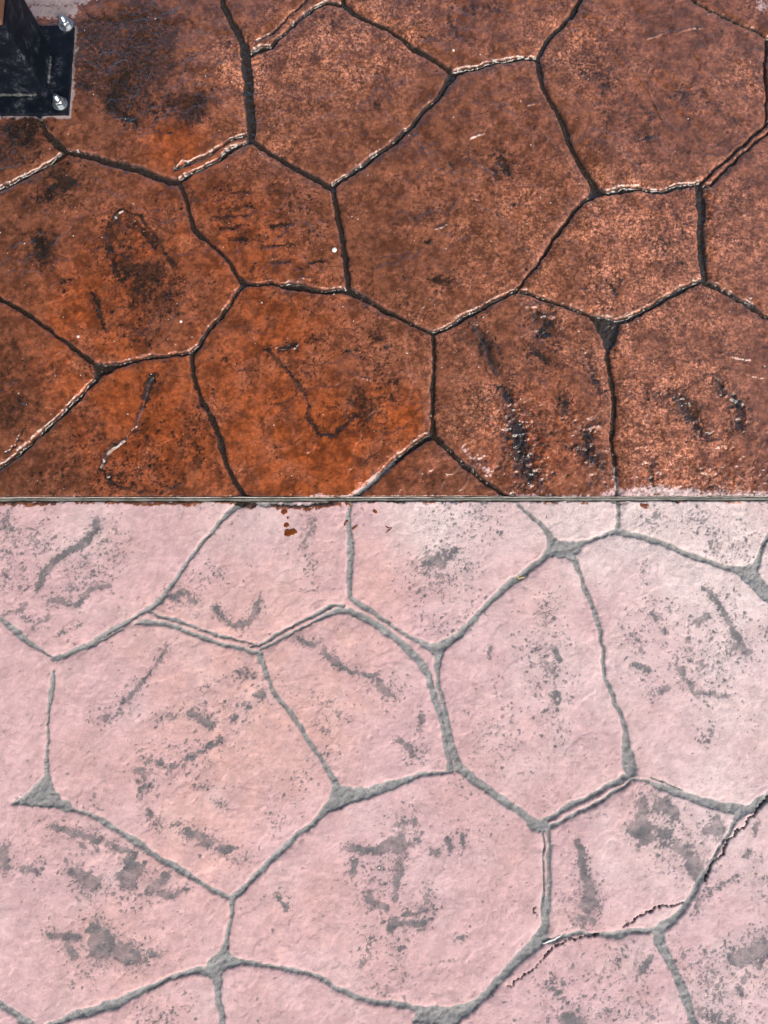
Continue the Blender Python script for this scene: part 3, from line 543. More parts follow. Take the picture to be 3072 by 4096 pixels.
def pavement_material():
    m, nt, b = new_mat('stamped_concrete'); k = NB(nt)
    k.coord = k.n('ShaderNodeTexCoord').outputs['Object']
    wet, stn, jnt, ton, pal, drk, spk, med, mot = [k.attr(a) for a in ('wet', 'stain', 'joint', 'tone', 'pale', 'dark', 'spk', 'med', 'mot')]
    n_fine = k.noise(620, 2, .7); n_med = k.noise(170, 3, .65)
    # hairline crazing
    wv = k.n('ShaderNodeVectorMath', operation='MULTIPLY_ADD')
    nc = k.n('ShaderNodeTexNoise'); nc.inputs['Scale'].default_value = 90; nc.inputs['Detail'].default_value = 2; k.link(k.coord, nc.inputs['Vector'])
    k.link(nc.outputs['Color'], wv.inputs[0]); wv.inputs[1].default_value = (.018, .018, .0); k.link(k.coord, wv.inputs[2])
    def vor(scale):
        v = k.n('ShaderNodeTexVoronoi', feature='DISTANCE_TO_EDGE', voronoi_dimensions='2D'); v.inputs['Scale'].default_value = scale
        k.link(wv.outputs[0], v.inputs['Vector']); return v.outputs['Distance']
    c1 = k.ramp(vor(24), .0, .040, 1, 0); c2 = k.ramp(vor(150), .0, .18, 1, 0)
    c1 = k.m('MULTIPLY', c1, k.m('MULTIPLY', k.ramp(med, .46, .60), k.ramp(n_med, .35, .55)))
    def gain(c, lo, hi):
        v = k.mixf(mot, lo, hi); cc = k.n('ShaderNodeCombineColor'); [k.link(v, cc.inputs[i]) for i in range(3)]
        return k.mix(1.0, c, cc.outputs[0], 'MULTIPLY')
    # ---- dry pigment
    pink = k.mix(ton, (.545, .362, .368), (.605, .360, .310))
    pink = k.mix(k.m('MULTIPLY', k.ramp(med, .38, .62), .55), pink, (.475, .318, .322))
    pink = k.mix(k.m('MULTIPLY', k.ramp(n_med, .45, .75), .45), pink, (.66, .44, .41))
    pink = k.mix(k.m('MULTIPLY', k.ramp(n_fine, .54, .70), .55), pink, (.27, .18, .17))
    chk = k.m('MULTIPLY', pal, k.ramp(n_fine, .30, .5))
    pink = k.mix(k.m('MULTIPLY', chk, .8), pink, (.72, .62, .59))
    pink = k.mix(k.m('MULTIPLY', k.m('MULTIPLY', pal, k.ramp(n_fine, .55, .62)), .75), pink, (.20, .18, .17))
    pink = k.mix(k.m('MULTIPLY', c1, .30), pink, (.28, .18, .17))
    grey_d = k.mix(k.ramp(n_fine, .3, .7), (.175, .176, .182), (.075, .077, .083))
    grey_j = k.mix(k.ramp(n_fine, .3, .7), (.165, .165, .163), (.345, .345, .340))
    grey_j = k.mix(k.m('MULTIPLY', k.ramp(med, .4, .6), .5), grey_j, (.215, .213, .206))
    dry = k.mix(k.m('MULTIPLY', stn, .88), pink, grey_d)
    dry = k.mix(jnt, dry, grey_j)
    dry = k.mix(k.m('MULTIPLY', drk, .6), dry, (.045, .035, .030))
    # ---- wet pigment
    wcol = k.mix(ton, (.185, .070, .040), (.315, .074, .020))
    wcol = k.mix(k.m('MULTIPLY', k.ramp(med, .42, .66), .5), wcol, (.235, .088, .054))
    palm = k.m('MULTIPLY', pal, k.ramp(n_med, .34, .58))
    wcol = k.mix(k.m('MULTIPLY', palm, .9), wcol, (.62, .255, .145))
    wcol = k.mix(k.m('MULTIPLY', k.m('MULTIPLY', c2, k.ramp(pal, .05, .5)), .7), wcol, (.085, .030, .020))
    wcol = gain(wcol, .54, 1.62)
    wcol = k.mix(k.m('MULTIPLY', c1, .85), wcol, (.030, .014, .010))
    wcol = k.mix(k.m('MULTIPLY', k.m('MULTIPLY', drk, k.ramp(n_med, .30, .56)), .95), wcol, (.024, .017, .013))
    wcol = k.mix(k.m('MULTIPLY', k.ramp(n_fine, .50, .64), .42), wcol, (.040, .017, .010))
    wcol = k.mix(k.m('MULTIPLY', k.ramp(n_med, .62, .42), .35), wcol, (.060, .026, .016))
    grey_w = k.mix(k.ramp(n_fine, .3, .7), (.010, .008, .007), (.030, .022, .018))
    wcol = k.mix(k.m('MULTIPLY', stn, .92), wcol, grey_w)
    wcol = k.mix(jnt, wcol, k.mix(k.ramp(n_fine, .3, .7), (.016, .012, .009), (.046, .035, .027)))
    dry = gain(dry, .86, 1.08)
    col = k.mix(wet, dry, wcol)
    k.link(col, b.inputs['Base Color'])
    k.link(k.mixf(wet, .9, .7), b.inputs['Roughness'])
    k.link(k.mixf(wet, .25, .0), b.inputs['Specular IOR Level'])
    # film of water / sealer
    k.link(wet, b.inputs['Coat Weight']); b.inputs['Coat IOR'].default_value = 1.56
    b.inputs['Coat Roughness'].default_value = .06
    # relief
    nrel = k.m('MULTIPLY', n_fine, k.mixf(k.m('MAXIMUM', stn, jnt), .00060, .00105))
    h = k.m('MULTIPLY_ADD', n_med, k.mixf(wet, .00075, .0011), nrel)
    bp = k.n('ShaderNodeBump'); bp.inputs['Strength'].default_value = 1.0; bp.inputs['Distance'].default_value = 1.0
    k.link(h, bp.inputs['Height']); k.link(bp.outputs[0], b.inputs['Normal'])
    n_glint = k.noise(240, 1, .5)
    amp = k.m('MULTIPLY_ADD', spk, .00110, k.m('MULTIPLY_ADD', jnt, -.00015, .00035))
    hc = k.m('MULTIPLY', k.m('POWER', n_glint, 1.6), amp)
    bc = k.n('ShaderNodeBump'); bc.inputs['Strength'].default_value = 1.0; bc.inputs['Distance'].default_value = 1.0
    k.link(hc, bc.inputs['Height']); k.link(bc.outputs[0], b.inputs['Coat Normal'])
    return m
M_PAVE = pavement_material()

def simple_mat(name, col, col2, rough=.5, metal=0.0, scale=60, bump=.0003, coat=0.0, spec=.5, dirt=None, dirt_amt=.5, stretch=None):
    m, nt, b = new_mat(name); k = NB(nt)
    tc = k.n('ShaderNodeTexCoord').outputs['Object']
    if stretch:
        mp = k.n('ShaderNodeMapping'); mp.inputs['Scale'].default_value = stretch; k.link(tc, mp.inputs[0]); tc = mp.outputs[0]
    k.coord = tc
    n1 = k.noise(scale, 5, .65); n2 = k.noise(scale * 7, 4, .6)
    c = k.mix(k.ramp(n1, .3, .7), col, col2)
    if dirt: c = k.mix(k.m('MULTIPLY', k.m('MULTIPLY', k.ramp(n1, .5, .68), k.ramp(n2, .45, .62)), dirt_amt), c, dirt)
    k.link(c, b.inputs['Base Color'])
    k.link(k.mixf(n2, max(.03, rough - .1), min(1, rough + .12)), b.inputs['Roughness'])
    b.inputs['Metallic'].default_value = metal; b.inputs['Coat Weight'].default_value = coat
    b.inputs['Specular IOR Level'].default_value = spec
    bp = k.n('ShaderNodeBump'); bp.inputs['Strength'].default_value = .8; bp.inputs['Distance'].default_value = 1.0
    k.link(k.m('MULTIPLY', n2, bump), bp.inputs['Height']); k.link(bp.outputs[0], b.inputs['Normal'])
    return m
M_BLACK = simple_mat('black_powder_coat', (.004, .006, .011), (.008, .011, .018), .42, 0, 45, .0002, spec=.10, dirt=(.12, .13, .15), dirt_amt=.55)
M_WELD = simple_mat('weld_bead', (.02, .022, .026), (.10, .105, .10), .45, .2, 90, .0008, dirt=(.32, .34, .30), dirt_amt=.8)
M_ZINC = simple_mat('zinc_plate', (.30, .33, .36), (.50, .54, .57), .30, .9, 300, .0001, dirt=(.30, .27, .20), dirt_amt=.5)
M_WOOD = simple_mat('stained_timber', (.12, .055, .036), (.22, .105, .070), .6, 0, 30, .0006, stretch=(6, 6, .6))
M_SEAL = simple_mat('joint_sealant', (.055, .056, .045), (.17, .17, .148), .6, 0, 55, .0008, dirt=(.035, .028, .02), dirt_amt=1.0)
M_LIP = simple_mat('cement_lip', (.42, .38, .33), (.62, .57, .51), .75, 0, 200, .0006, dirt=(.10, .08, .06), dirt_amt=.8)
M_DROP = simple_mat('brown_sealer', (.120, .030, .010), (.200, .052, .016), .18, 0, 200, .0002, coat=.6)
M_LEAF = simple_mat('dry_straw', (.55, .43, .16), (.70, .60, .32), .7, 0, 300, .0002)
M_WHITE = simple_mat('white_plastic', (.66, .66, .62), (.80, .80, .78), .35, 0, 300, .0001)
M_GRIT = simple_mat('pale_grit', (.45, .40, .34), (.75, .72, .66), .6, 0, 800, .0002)
M_ADDED_ROOF = simple_mat('added_soffit_board', (.040, .028, .022), (.065, .045, .034), .7, 0, 8, .0008, stretch=(1, 8, 8))

# ------------------------------------------------------------------ mesh helpers
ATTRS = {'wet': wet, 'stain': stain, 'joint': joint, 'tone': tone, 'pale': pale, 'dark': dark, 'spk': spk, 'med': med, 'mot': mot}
for kk in ATTRS: ATTRS[kk] = np.ascontiguousarray(ATTRS[kk], dtype=np.float32)
def tag(o, label=None, cat=None, group=None, kind=None):
    if label: o['label'] = label
    if cat: o['category'] = cat
    if group: o['group'] = group
    if kind: o['kind'] = kind
    return o
def grid_piece(cells, cx, cy, cz, attrs):
    """cells: bool (ny-1, nx-1). returns verts (n,3), quads (m,4), attr dict."""
    jj, ii = np.nonzero(cells)
    nx = cz.shape[1]
    q = np.stack([jj * nx + ii, jj * nx + ii + 1, (jj + 1) * nx + ii + 1, (jj + 1) * nx + ii], 1)
    used = np.zeros(cz.size, bool); used[q.ravel()] = True
    remap = np.cumsum(used) - 1
    idx = np.nonzero(used)[0]
    v = np.stack([cx.ravel()[idx], cy.ravel()[idx], cz.ravel()[idx]], 1)
    return v.astype(np.float32), remap[q].astype(np.int32), {k: a.ravel()[idx] for k, a in attrs.items()}
def build_mesh(name, parts, mat, parent=None):
    off = 0; V = []; Q = []; A = {k: [] for k in ATTRS}
    for v, q, a in parts:
        V.append(v); Q.append(q + off); off += len(v)
        for k in A: A[k].append(a[k])
    V = np.concatenate(V); Q = np.concatenate(Q)
    me = bpy.data.meshes.new(name)
    me.vertices.add(len(V)); me.vertices.foreach_set('co', V.ravel())
    me.loops.add(Q.size); me.loops.foreach_set('vertex_index', Q.ravel())
    me.polygons.add(len(Q)); me.polygons.foreach_set('loop_start', np.arange(0, Q.size, 4, dtype=np.int32))
    for k in A:
        at = me.attributes.new(k, 'FLOAT', 'POINT'); at.data.foreach_set('value', np.concatenate(A[k]).astype(np.float32))
    me.update(calc_edges=True)
    me.materials.append(mat)
    o = bpy.data.objects.new(name, me); COL.objects.link(o)
    if parent: o.parent = parent
    return o

# ------------------------------------------------------------------ stones: flood fill between the joints
ST4 = 3
cb = np.minimum(barr, np.where(np.abs(DS) < .0026, 0, 9))
nyc, nxc = (NY - 1) // ST4, (NX - 1) // ST4
blk = cb[:nyc * ST4, :nxc * ST4].reshape(nyc, ST4, nxc, ST4).min(axis=(1, 3)) < SP * 1.6
lab = np.where(blk, -1, 0).astype(np.int32)
nlab = 0; sizes = [0]
flat = lab.ravel().tolist(); W_ = nxc; Ncell = len(flat)
for s in range(Ncell):
    if flat[s] != 0: continue
    nlab += 1; flat[s] = nlab; st = [s]; cnt = 0
    while st:
        c = st.pop(); cnt += 1; x = c % W_
        if x > 0 and flat[c - 1] == 0: flat[c - 1] = nlab; st.append(c - 1)
        if x < W_ - 1 and flat[c + 1] == 0: flat[c + 1] = nlab; st.append(c + 1)
        if c >= W_ and flat[c - W_] == 0: flat[c - W_] = nlab; st.append(c - W_)
        if c < Ncell - W_ and flat[c + W_] == 0: flat[c + W_] = nlab; st.append(c + W_)
    sizes.append(cnt)
lab = np.array(flat, np.int32).reshape(nyc, nxc)
sz = np.array(sizes)
small = np.nonzero(sz < 500)[0]
lab[np.isin(lab, small) | (lab < 0)] = 0
for it in range(60):                                   # grow labels over the joints
    z = lab == 0
    if not z.any(): break
    n = np.zeros_like(lab)
    n[1:] = np.maximum(n[1:], lab[:-1]); n[:-1] = np.maximum(n[:-1], lab[1:])
    n[:, 1:] = np.maximum(n[:, 1:], lab[:, :-1]); n[:, :-1] = np.maximum(n[:, :-1], lab[:, 1:])
    lab = np.where(z, n, lab)
labf = np.repeat(np.repeat(lab, ST4, 0), ST4, 1)
LAB = np.zeros((NY - 1, NX - 1), np.int32); LAB[:labf.shape[0], :labf.shape[1]] = labf
LAB[labf.shape[0]:, :] = LAB[labf.shape[0] - 1, :]; LAB[:, labf.shape[1]:] = LAB[:, labf.shape[1] - 1:labf.shape[1]]
DSc = .25 * (DS[1:, 1:] + DS[:-1, 1:] + DS[1:, :-1] + DS[:-1, :-1])
JC = .25 * (cov[1:, 1:] + cov[:-1, 1:] + cov[1:, :-1] + cov[:-1, :-1]) > .55
JC |= np.abs(DSc) < STRIP_W * .5 + .0012
LAB[JC] = 0

pav = {}
for nm, lb in (('wet_pavement', 'wet rust-brown stamped concrete paving behind the joint strip, around the post base'),
               ('dry_pavement', 'dry pale pink stamped concrete paving in front of the joint strip')):
    e = bpy.data.objects.new(nm, None); e.empty_display_size = .1
    e.location = (0, float(strip_y(0.0)), 0); COL.objects.link(e)
    tag(e, lb, 'paving', kind='structure'); pav[nm] = e
bpy.context.view_layer.update()
def under(o, root):
    o.parent = root; o.matrix_parent_inverse = root.matrix_world.inverted(); return o

# surrounding floor: the stamp pattern carries on (mirrored repeat of the same stamps), coarser
ST6 = 6
cX = XX[::ST6, ::ST6]; cY = YY[::ST6, ::ST6]
cA = {k: a[::ST6, ::ST6] for k, a in ATTRS.items()}
cL = LAB[ST6 // 2::ST6, ST6 // 2::ST6][:cX.shape[0] - 1, :cX.shape[1] - 1]
touch = {(-1, 0): set(np.unique(LAB[:, 0])), (1, 0): set(np.unique(LAB[:, -1])), (0, -1): set(np.unique(LAB[0])), (0, 1): set(np.unique(LAB[-1]))}
extra = {}; rest = {'wet_pavement': [], 'dry_pavement': []}
for tx in (-1, 0, 1):
    for ty in (-1, 0, 1):
        if tx == 0 and ty == 0: continue
        mx = cX if tx == 0 else (2 * X0 - cX if tx < 0 else 2 * X1 - cX)
        my = cY if ty == 0 else (2 * Y0 - cY if ty < 0 else 2 * Y1 - cY)
        mz = (Z if ty == 0 else Z_nostrip)[::ST6, ::ST6].copy()
        a = {k: v.copy() for k, v in cA.items()}
        L = cL.copy()
        if ty != 0:
            dm = my - strip_y(mx)
            a['wet'] = np.where(dm > 0, 1.0, 0.0).astype(np.float32)
            a['joint'] = jcol[::ST6, ::ST6]
        flip = (tx != 0) != (ty != 0)
        done = np.zeros(L.shape, bool)
        if tx == 0 or ty == 0:
            for l in touch[(tx, ty)]:
                if l == 0: continue
                c = L == l
                if ty != 0 and False: pass
                if not c.any(): continue
                done |= c
                v, q, aa = grid_piece(c, mx, my, mz, a)
                if flip: q = q[:, ::-1]
                extra.setdefault(int(l), []).append((v, np.ascontiguousarray(q), aa))
        dmc = (my - strip_y(mx))[:-1, :-1]
        for nm, msk in (('wet_pavement', dmc > 0), ('dry_pavement', dmc <= 0)):
            c = (~done) & msk
            if not c.any(): continue
            v, q, aa = grid_piece(c, mx, my, mz, a)
            if flip: q = q[:, ::-1]
            rest[nm].append((v, np.ascontiguousarray(q), aa))
nst = 0
for l in np.unique(LAB):
    if l == 0: continue
    c = LAB == l
    jj, ii = np.nonzero(c)
    j0, j1, i0, i1 = jj.min(), jj.max() + 1, ii.min(), ii.max() + 1
    part = grid_piece(c[j0:j1, i0:i1], XX[j0:j1 + 1, i0:i1 + 1], YY[j0:j1 + 1, i0:i1 + 1], Z[j0:j1 + 1, i0:i1 + 1],
                      {k: v[j0:j1 + 1, i0:i1 + 1] for k, v in ATTRS.items()})
    nm = 'wet_pavement' if DSc[c].mean() > 0 else 'dry_pavement'
    under(build_mesh('stone', [part] + extra.get(int(l), []), M_PAVE), pav[nm]); nst += 1
for nm, msk in (('wet_pavement', DSc > 0), ('dry_pavement', DSc <= 0)):
    under(build_mesh('grout_joint', [grid_piece((LAB == 0) & msk, XX, YY, Z, ATTRS)], M_PAVE), pav[nm])
    o = under(build_mesh('outer_paving', rest[nm], M_PAVE), pav[nm]); o['kind'] = 'stuff'
print('stones', nst)

# far ground: one plain concrete sheet to the horizon
def mesh_obj(name, verts, faces, mat, parent=None, smooth=False):
    me = bpy.data.meshes.new(name); me.from_pydata(verts, [], faces); me.update()
    if smooth: me.polygons.foreach_set('use_smooth', [True] * len(me.polygons))
    me.materials.append(mat)
    o = bpy.data.objects.new(name, me); COL.objects.link(o)
    if parent: o.parent = parent
    return o
g = mesh_obj('ground', [(-400, -400, -.016), (400, -400, -.016), (400, 400, -.016), (-400, 400, -.016)], [(0, 1, 2, 3)],
             simple_mat('far_concrete', (.30, .21, .20), (.40, .28, .26), .85, 0, 3, .001))
tag(g, 'plain concrete ground reaching out around the paving', 'ground', kind='structure')

# ------------------------------------------------------------------ joint strip
def strip_mesh(name, x0, x1, prof, mat, amp, parent, seed, step=.003):
    """prof: list of (dy, z) ; lengthwise noise wobbles every rail"""
    n = int((x1 - x0) / step); r = np.random.RandomState(seed)
    X = np.linspace(x0, x1, n + 1).astype(np.float32)
    V = np.zeros((n + 1, len(prof), 3), np.float32)
    for i, (dy, z) in enumerate(prof):
        k = i * 3.1 + seed
        nz = fbm(.03, 4, i + seed, .6, X, X * 0 + k) - .5
        ny = fbm(.02, 4, i + seed + 3, .65, X, X * 0 + k * 2) - .5
        V[:, i, 0] = X; V[:, i, 1] = strip_y(X) + dy + ny * amp; V[:, i, 2] = z + nz * amp * .8
    m = len(prof)
    F = []
    for a in range(n):
        for i in range(m - 1):
            p = a * m + i; F.append((p, p + m, p + m + 1, p + 1))
    return mesh_obj(name, V.reshape(-1, 3).tolist(), F, mat, parent, True)
sx0, sx1 = 2 * X0 - X1 + .01, 2 * X1 - X0 - .01
js = bpy.data.objects.new('joint_strip', None); COL.objects.link(js); js.empty_display_size = .05
tag(js, 'thin straight grey sealant strip dividing the wet and dry paving', 'joint strip')
h = STRIP_W / 2
strip_mesh('sealant', sx0, sx1, [(-h, -.008), (-h + .0002, -.0012), (-h + .0012, .0002), (0, .0005), (h - .0012, .0003), (h - .0004, -.0010), (h, -.008)], M_SEAL, .0026, js, 2)
strip_mesh('cement_lip', sx0, sx1, [(h - .0002, -.007), (h - .0001, .0002), (h + .0004, .0008), (h + .0008, .0002), (h + .0012, -.007)], M_LIP, .0022, js, 5)

# ------------------------------------------------------------------ post with its base
def add_box(bm, x0, x1, y0, y1, z0, z1):
    r = bmesh.ops.create_cube(bm, size=1.0)
    bmesh.ops.scale(bm, vec=(x1 - x0, y1 - y0, z1 - z0), verts=r['verts'])
    bmesh.ops.translate(bm, vec=((x0 + x1) / 2, (y0 + y1) / 2, (z0 + z1) / 2), verts=r['verts'])
    return r['verts']
def bm_obj(name, bm, mat, parent=None, smooth=False, bevel=0.0, seg=2):
    if bevel: bmesh.ops.bevel(bm, geom=bm.edges[:], offset=bevel, segments=seg, affect='EDGES', profile=.6)
    me = bpy.data.meshes.new(name); bm.to_mesh(me); bm.free()
    if smooth: me.polygons.foreach_set('use_smooth', [True] * len(me.polygons))
    me.materials.append(mat)
    o = bpy.data.objects.new(name, me); COL.objects.link(o)
    if parent: o.parent = parent
    return o
pcx, pcy = (PLX0 + PLX1) / 2, (PLY0 + PLY1) / 2
zb = float(np.percentile(Z[(XX > PLX0) & (XX < PLX1) & (YY > PLY0) & (YY < PLY1)], 60))
post = bpy.data.objects.new('canopy_post', None); COL.objects.link(post); post.location = (pcx, pcy, zb); post.empty_display_size = .1
tag(post, 'black steel sleeve holding a brown timber post, bolted down through a square base plate', 'post')
hx, hy, TH = (PLX1 - PLX0) / 2, (PLY1 - PLY0) / 2, .008
bm = bmesh.new(); add_box(bm, -hx, hx, -hy, hy, -.012, TH); bm_obj('base_plate', bm, M_BLACK, post, bevel=.0012)
# sleeve: square tube with rounded corners
def rsq(half, r, n=6):
    out = []
    for cxs, cys, a0 in ((1, 1, 0), (-1, 1, 90), (-1, -1, 180), (1, -1, 270)):
        for i in range(n + 1):
            a = math.radians(a0 + 90 * i / n)
            out.append((cxs * (half - r) + r * math.cos(a), cys * (half - r) + r * math.sin(a)))
    return out
SH, SZ = .0525, .165
def tube(name, half, r, z0, z1, wall, mat, parent):
    o1, o2 = rsq(half, r), rsq(half - wall, max(.001, r - wall))
    n = len(o1); V = [(x, y, z0) for x, y in o1] + [(x, y, z1 - .0008) for x, y in o1] + [(x * .992, y * .992, z1) for x, y in o1] + [(x, y, z1) for x, y in o2] + [(x, y, z0) for x, y in o2]
    F = []
    for k in range(4):
        for i in range(n):
            j = (i + 1) % n; F.append((k * n + i, k * n + j, (k + 1) * n + j, (k + 1) * n + i))
    return mesh_obj(name, V, F, mat, parent, False)
sl = tube('sleeve', SH, .008, TH - .001, SZ, .004, M_BLACK, post)
for p in sl.data.polygons: p.use_smooth = False
# weld beads along the foot of the sleeve
def weld(p0, p1, seed):
    r = random.Random(seed); bm = bmesh.new(); n = 26; rings = []
    d = Vector(p1) - Vector(p0); L = d.length; d.normalize(); s = Vector((-d.y, d.x, 0))
    for i in range(n + 1):
        c = Vector(p0) + d * L * i / n; rad = .0030 * (.75 + .5 * r.random()) * (.35 if i in (0, n) else 1)
        rings.append([bm.verts.new(c + s * math.cos(a) * rad + Vector((0, 0, max(-.001, math.sin(a) * rad)))) for a in [math.pi * 2 * k / 8 for k in range(8)]])
    for a, b2 in zip(rings[:-1], rings[1:]):
        for k in range(8): bm.faces.new((a[k], a[(k + 1) % 8], b2[(k + 1) % 8], b2[k]))
    bmesh.ops.recalc_face_normals(bm, faces=bm.faces[:])
    return bm_obj('weld_bead', bm, M_WELD, post, True)
weld((SH + .0008, -.030, TH), (SH + .0008, .026, TH), 1)
weld((-.046, -SH - .0008, TH), (.034, -SH - .0008, TH), 2)
weld((-SH - .0008, -.030, TH), (-SH - .0008, .030, TH), 3)
weld((-.034, SH + .0008, TH), (.034, SH + .0008, TH), 4)
# anchor bolts
def washer_bm(ro, ri, z0, z1, n=28):
    bm = bmesh.new(); R = []
    for rad, z in ((ri, z0), (ro, z0), (ro, z1 - .0004), (ro - .0005, z1), (ri, z1)):
        R.append([bm.verts.new((rad * math.cos(2 * math.pi * i / n), rad * math.sin(2 * math.pi * i / n), z)) for i in range(n)])
    for a in range(5):
        A, B = R[a], R[(a + 1) % 5]
        for i in range(n): bm.faces.new((A[i], A[(i + 1) % n], B[(i + 1) % n], B[i]))
    bmesh.ops.recalc_face_normals(bm, faces=bm.faces[:]); return bm
def nut_bm(af, z0, z1, rot):
    bm = bmesh.new(); R = []; rc = af / math.sqrt(3)
    for s, z in ((1, z0), (1, z1 - .0016), (.86, z1)):
        ring = []
        for i in range(24):
            a = 2 * math.pi * i / 24; seg = (a % (math.pi / 3)) - math.pi / 6
            rr = af / 2 / math.cos(seg)
            if s < 1: rr = af / 2 * .93
            ring.append(bm.verts.new((rr * math.cos(a + rot), rr * math.sin(a + rot), z if s < 1 else z - (0 if z == z0 else (rr - af / 2) * .6))))
        R.append(ring)
    for A, B in zip(R[:-1], R[1:]):
        for i in range(24): bm.faces.new((A[i], A[(i + 1) % 24], B[(i + 1) % 24], B[i]))
    bm.faces.new(R[-1]); bm.faces.new(R[0][::-1]); return bm
def stud_bm(rad, z0, z1):
    bm = bmesh.new(); n = 18; pitch = .0016; prof = []
    z = z0; k = 0
    while z < z1 - .002:
        prof.append((rad if k % 2 else rad - .0006, z)); z += pitch / 2; k += 1
    prof += [(rad - .0005, z1 - .0014), (rad - .0016, z1)]
    R = [[bm.verts.new((r * math.cos(2 * math.pi * i / n), r * math.sin(2 * math.pi * i / n), zz)) for i in range(n)] for r, zz in prof]
    for A, B in zip(R[:-1], R[1:]):
        for i in range(n): bm.faces.new((A[i], A[(i + 1) % n], B[(i + 1) % n], B[i]))
    bm.faces.new(R[-1]); return bm
bolts = [(G(250, 430), .3), (G(274, 117), .75)]
for (bxy, rot) in bolts + [((2 * pcx - bolts[0][0][0], bolts[0][0][1]), .1), ((2 * pcx - bolts[1][0][0], bolts[1][0][1]), .5)]:
    lx, ly = bxy[0] - pcx, bxy[1] - pcy
    sb = bm_obj('anchor_bolt', stud_bm(.0047, TH - .01, TH + .0225), M_ZINC, post); sb.location = (lx, ly, 0)
    sb.rotation_euler = (math.radians(random.uniform(-2, 2)), math.radians(random.uniform(-2, 2)), 0)
    bm_obj('washer', washer_bm(.0135, .0064, TH - .0004, TH + .0024), M_ZINC, sb)
    bm_obj('nut', nut_bm(.0172, TH + .0022, TH + .0128, rot), M_ZINC, sb)
# timber
bm = bmesh.new(); add_box(bm, -SH + .0055, SH - .0055, -SH + .0055, SH - .0055, .06, 2.46 - zb); bm_obj('timber', bm, M_WOOD, post, bevel=.004)

# added roof, never in view, set on the post to shade the wet floor
can = bpy.data.objects.new('added_canopy', None); COL.objects.link(can); can.location = (0, 0, 2.4)
tag(can, 'unseen dark boarded roof, added overhead to shade the floor and darken its reflections', 'added_canopy')
CX0, CX1, CY0, CY1 = -7.0, 1.2, -1.0, 3.0
bm = bmesh.new(); add_box(bm, CX0, CX1, CY0, CY1, .16, .22); bm_obj('added_roof_deck', bm, M_ADDED_ROOF, can)
bm = bmesh.new(); add_box(bm, CX0, CX1, pcy - .05, pcy + .05, .045, .158); bm_obj('added_beam', bm, M_ADDED_ROOF, can, bevel=.004)
nb_ = 9
for i in range(nb_):
    x = CX0 + .1 + (CX1 - CX0 - .2) * i / (nb_ - 1)
    bm = bmesh.new(); add_box(bm, x - .025, x + .025, CY0 + .01, pcy - .055, .07, .159)
    bm_obj('added_rafter', bm, M_ADDED_ROOF, can, bevel=.003)

# ------------------------------------------------------------------ small things on the floor
def zat(x, y):
    i = int(round((x - X0) / SP)); j = int(round((y - Y0) / SP))
    return float(Z[min(max(j, 0), NY - 1), min(max(i, 0), NX - 1)])
def drop(pts_px, rad_px, label, ht=.0007, seed=0, wob=.25, name='sealer_drop', group=None):
    """a flat wet blob laid along a short path, following the floor"""
    r = random.Random(seed); P = [G(*p) for p in pts_px]; s = SC(pts_px[0][1]); rad = rad_px * s
    cx = sum(p[0] for p in P) / len(P); cy = sum(p[1] for p in P) / len(P)
    n = 40; rings = 5; ph = [r.uniform(0, 6.28) for _ in range(5)]
    V = []; F = []
    def outline(a):
        # ray march the union of discs along the path
        lo = 0.0; k = 0.0
        while k < .08:
            x = cx + math.cos(a) * k; y = cy + math.sin(a) * k
            dm = min(float(seg_dist(np.array(x), np.array(y), P[i], P[min(i + 1, len(P) - 1)])[0]) for i in range(len(P)))
            if dm > rad: break
            lo = k; k += .0004
        return lo * (1 + wob * (.5 * math.sin(2 * a + ph[0]) + .35 * math.sin(3 * a + ph[1]) + .3 * math.sin(5 * a + ph[2]) + .25 * math.sin(9 * a + ph[3]))) + .0003
    O = [outline(2 * math.pi * i / n) for i in range(n)]
    z0 = zat(cx, cy)
    V.append((0, 0, ht + .0004))
    for k in range(1, rings + 1):
        f = k / rings
        for i in range(n):
            a = 2 * math.pi * i / n; x = O[i] * f * math.cos(a); y = O[i] * f * math.sin(a)
            zz = zat(cx + x, cy + y) - z0
            V.append((x, y, zz + (ht * (1 - f ** 4) + .0004 if k < rings else -.0008)))
    for i in range(n): F.append((0, 1 + i, 1 + (i + 1) % n))
    for k in range(rings - 1):
        for i in range(n):
            a = 1 + k * n + i; b2 = 1 + k * n + (i + 1) % n; F.append((a, a + n, b2 + n, b2))
    o = mesh_obj(name, V, F, M_DROP, None, True); o.location = (cx, cy, z0)
    tag(o, label, 'drop', group); return o
drop([(1137, 2047)], 14, 'round brown sealer drop just below the joint strip, topmost of three', seed=1, wob=.08)
drop([(1151, 2071)], 5, 'tiny brown sealer dot between the round drop and the lower splashes', seed=2, wob=.1)
drop([(1146, 2100)], 12, 'small round brown sealer drop touching the ragged splash below it', seed=3, wob=.12)
drop([(1152, 2132), (1170, 2128)], 17, 'ragged squarish brown sealer splash, largest on the dry paving', seed=4, wob=.22)
drop([(1497, 2044), (1504, 2049)], 7, 'small oval brown sealer drop beside the straight joint below the strip', seed=5, wob=.12)
drop([(1410, 2115), (1420, 2110), (1430, 2104)], 5, 'thin slanting brown smear right beside the upright joint', seed=6, wob=.2)
drop([(1378, 2100), (1384, 2090), (1390, 2078)], 5, 'dark wet smear on the upright joint below the strip', seed=7, wob=.2)
drop([(2572, 2020), (2586, 2028)], 11, 'lone brown sealer splash below the strip on chalky speckled paving', seed=8, wob=.3)
drop([(1388, 2012), (1394, 2022)], 9, 'brown splash against the strip at the head of the upright joint', seed=9, wob=.25)

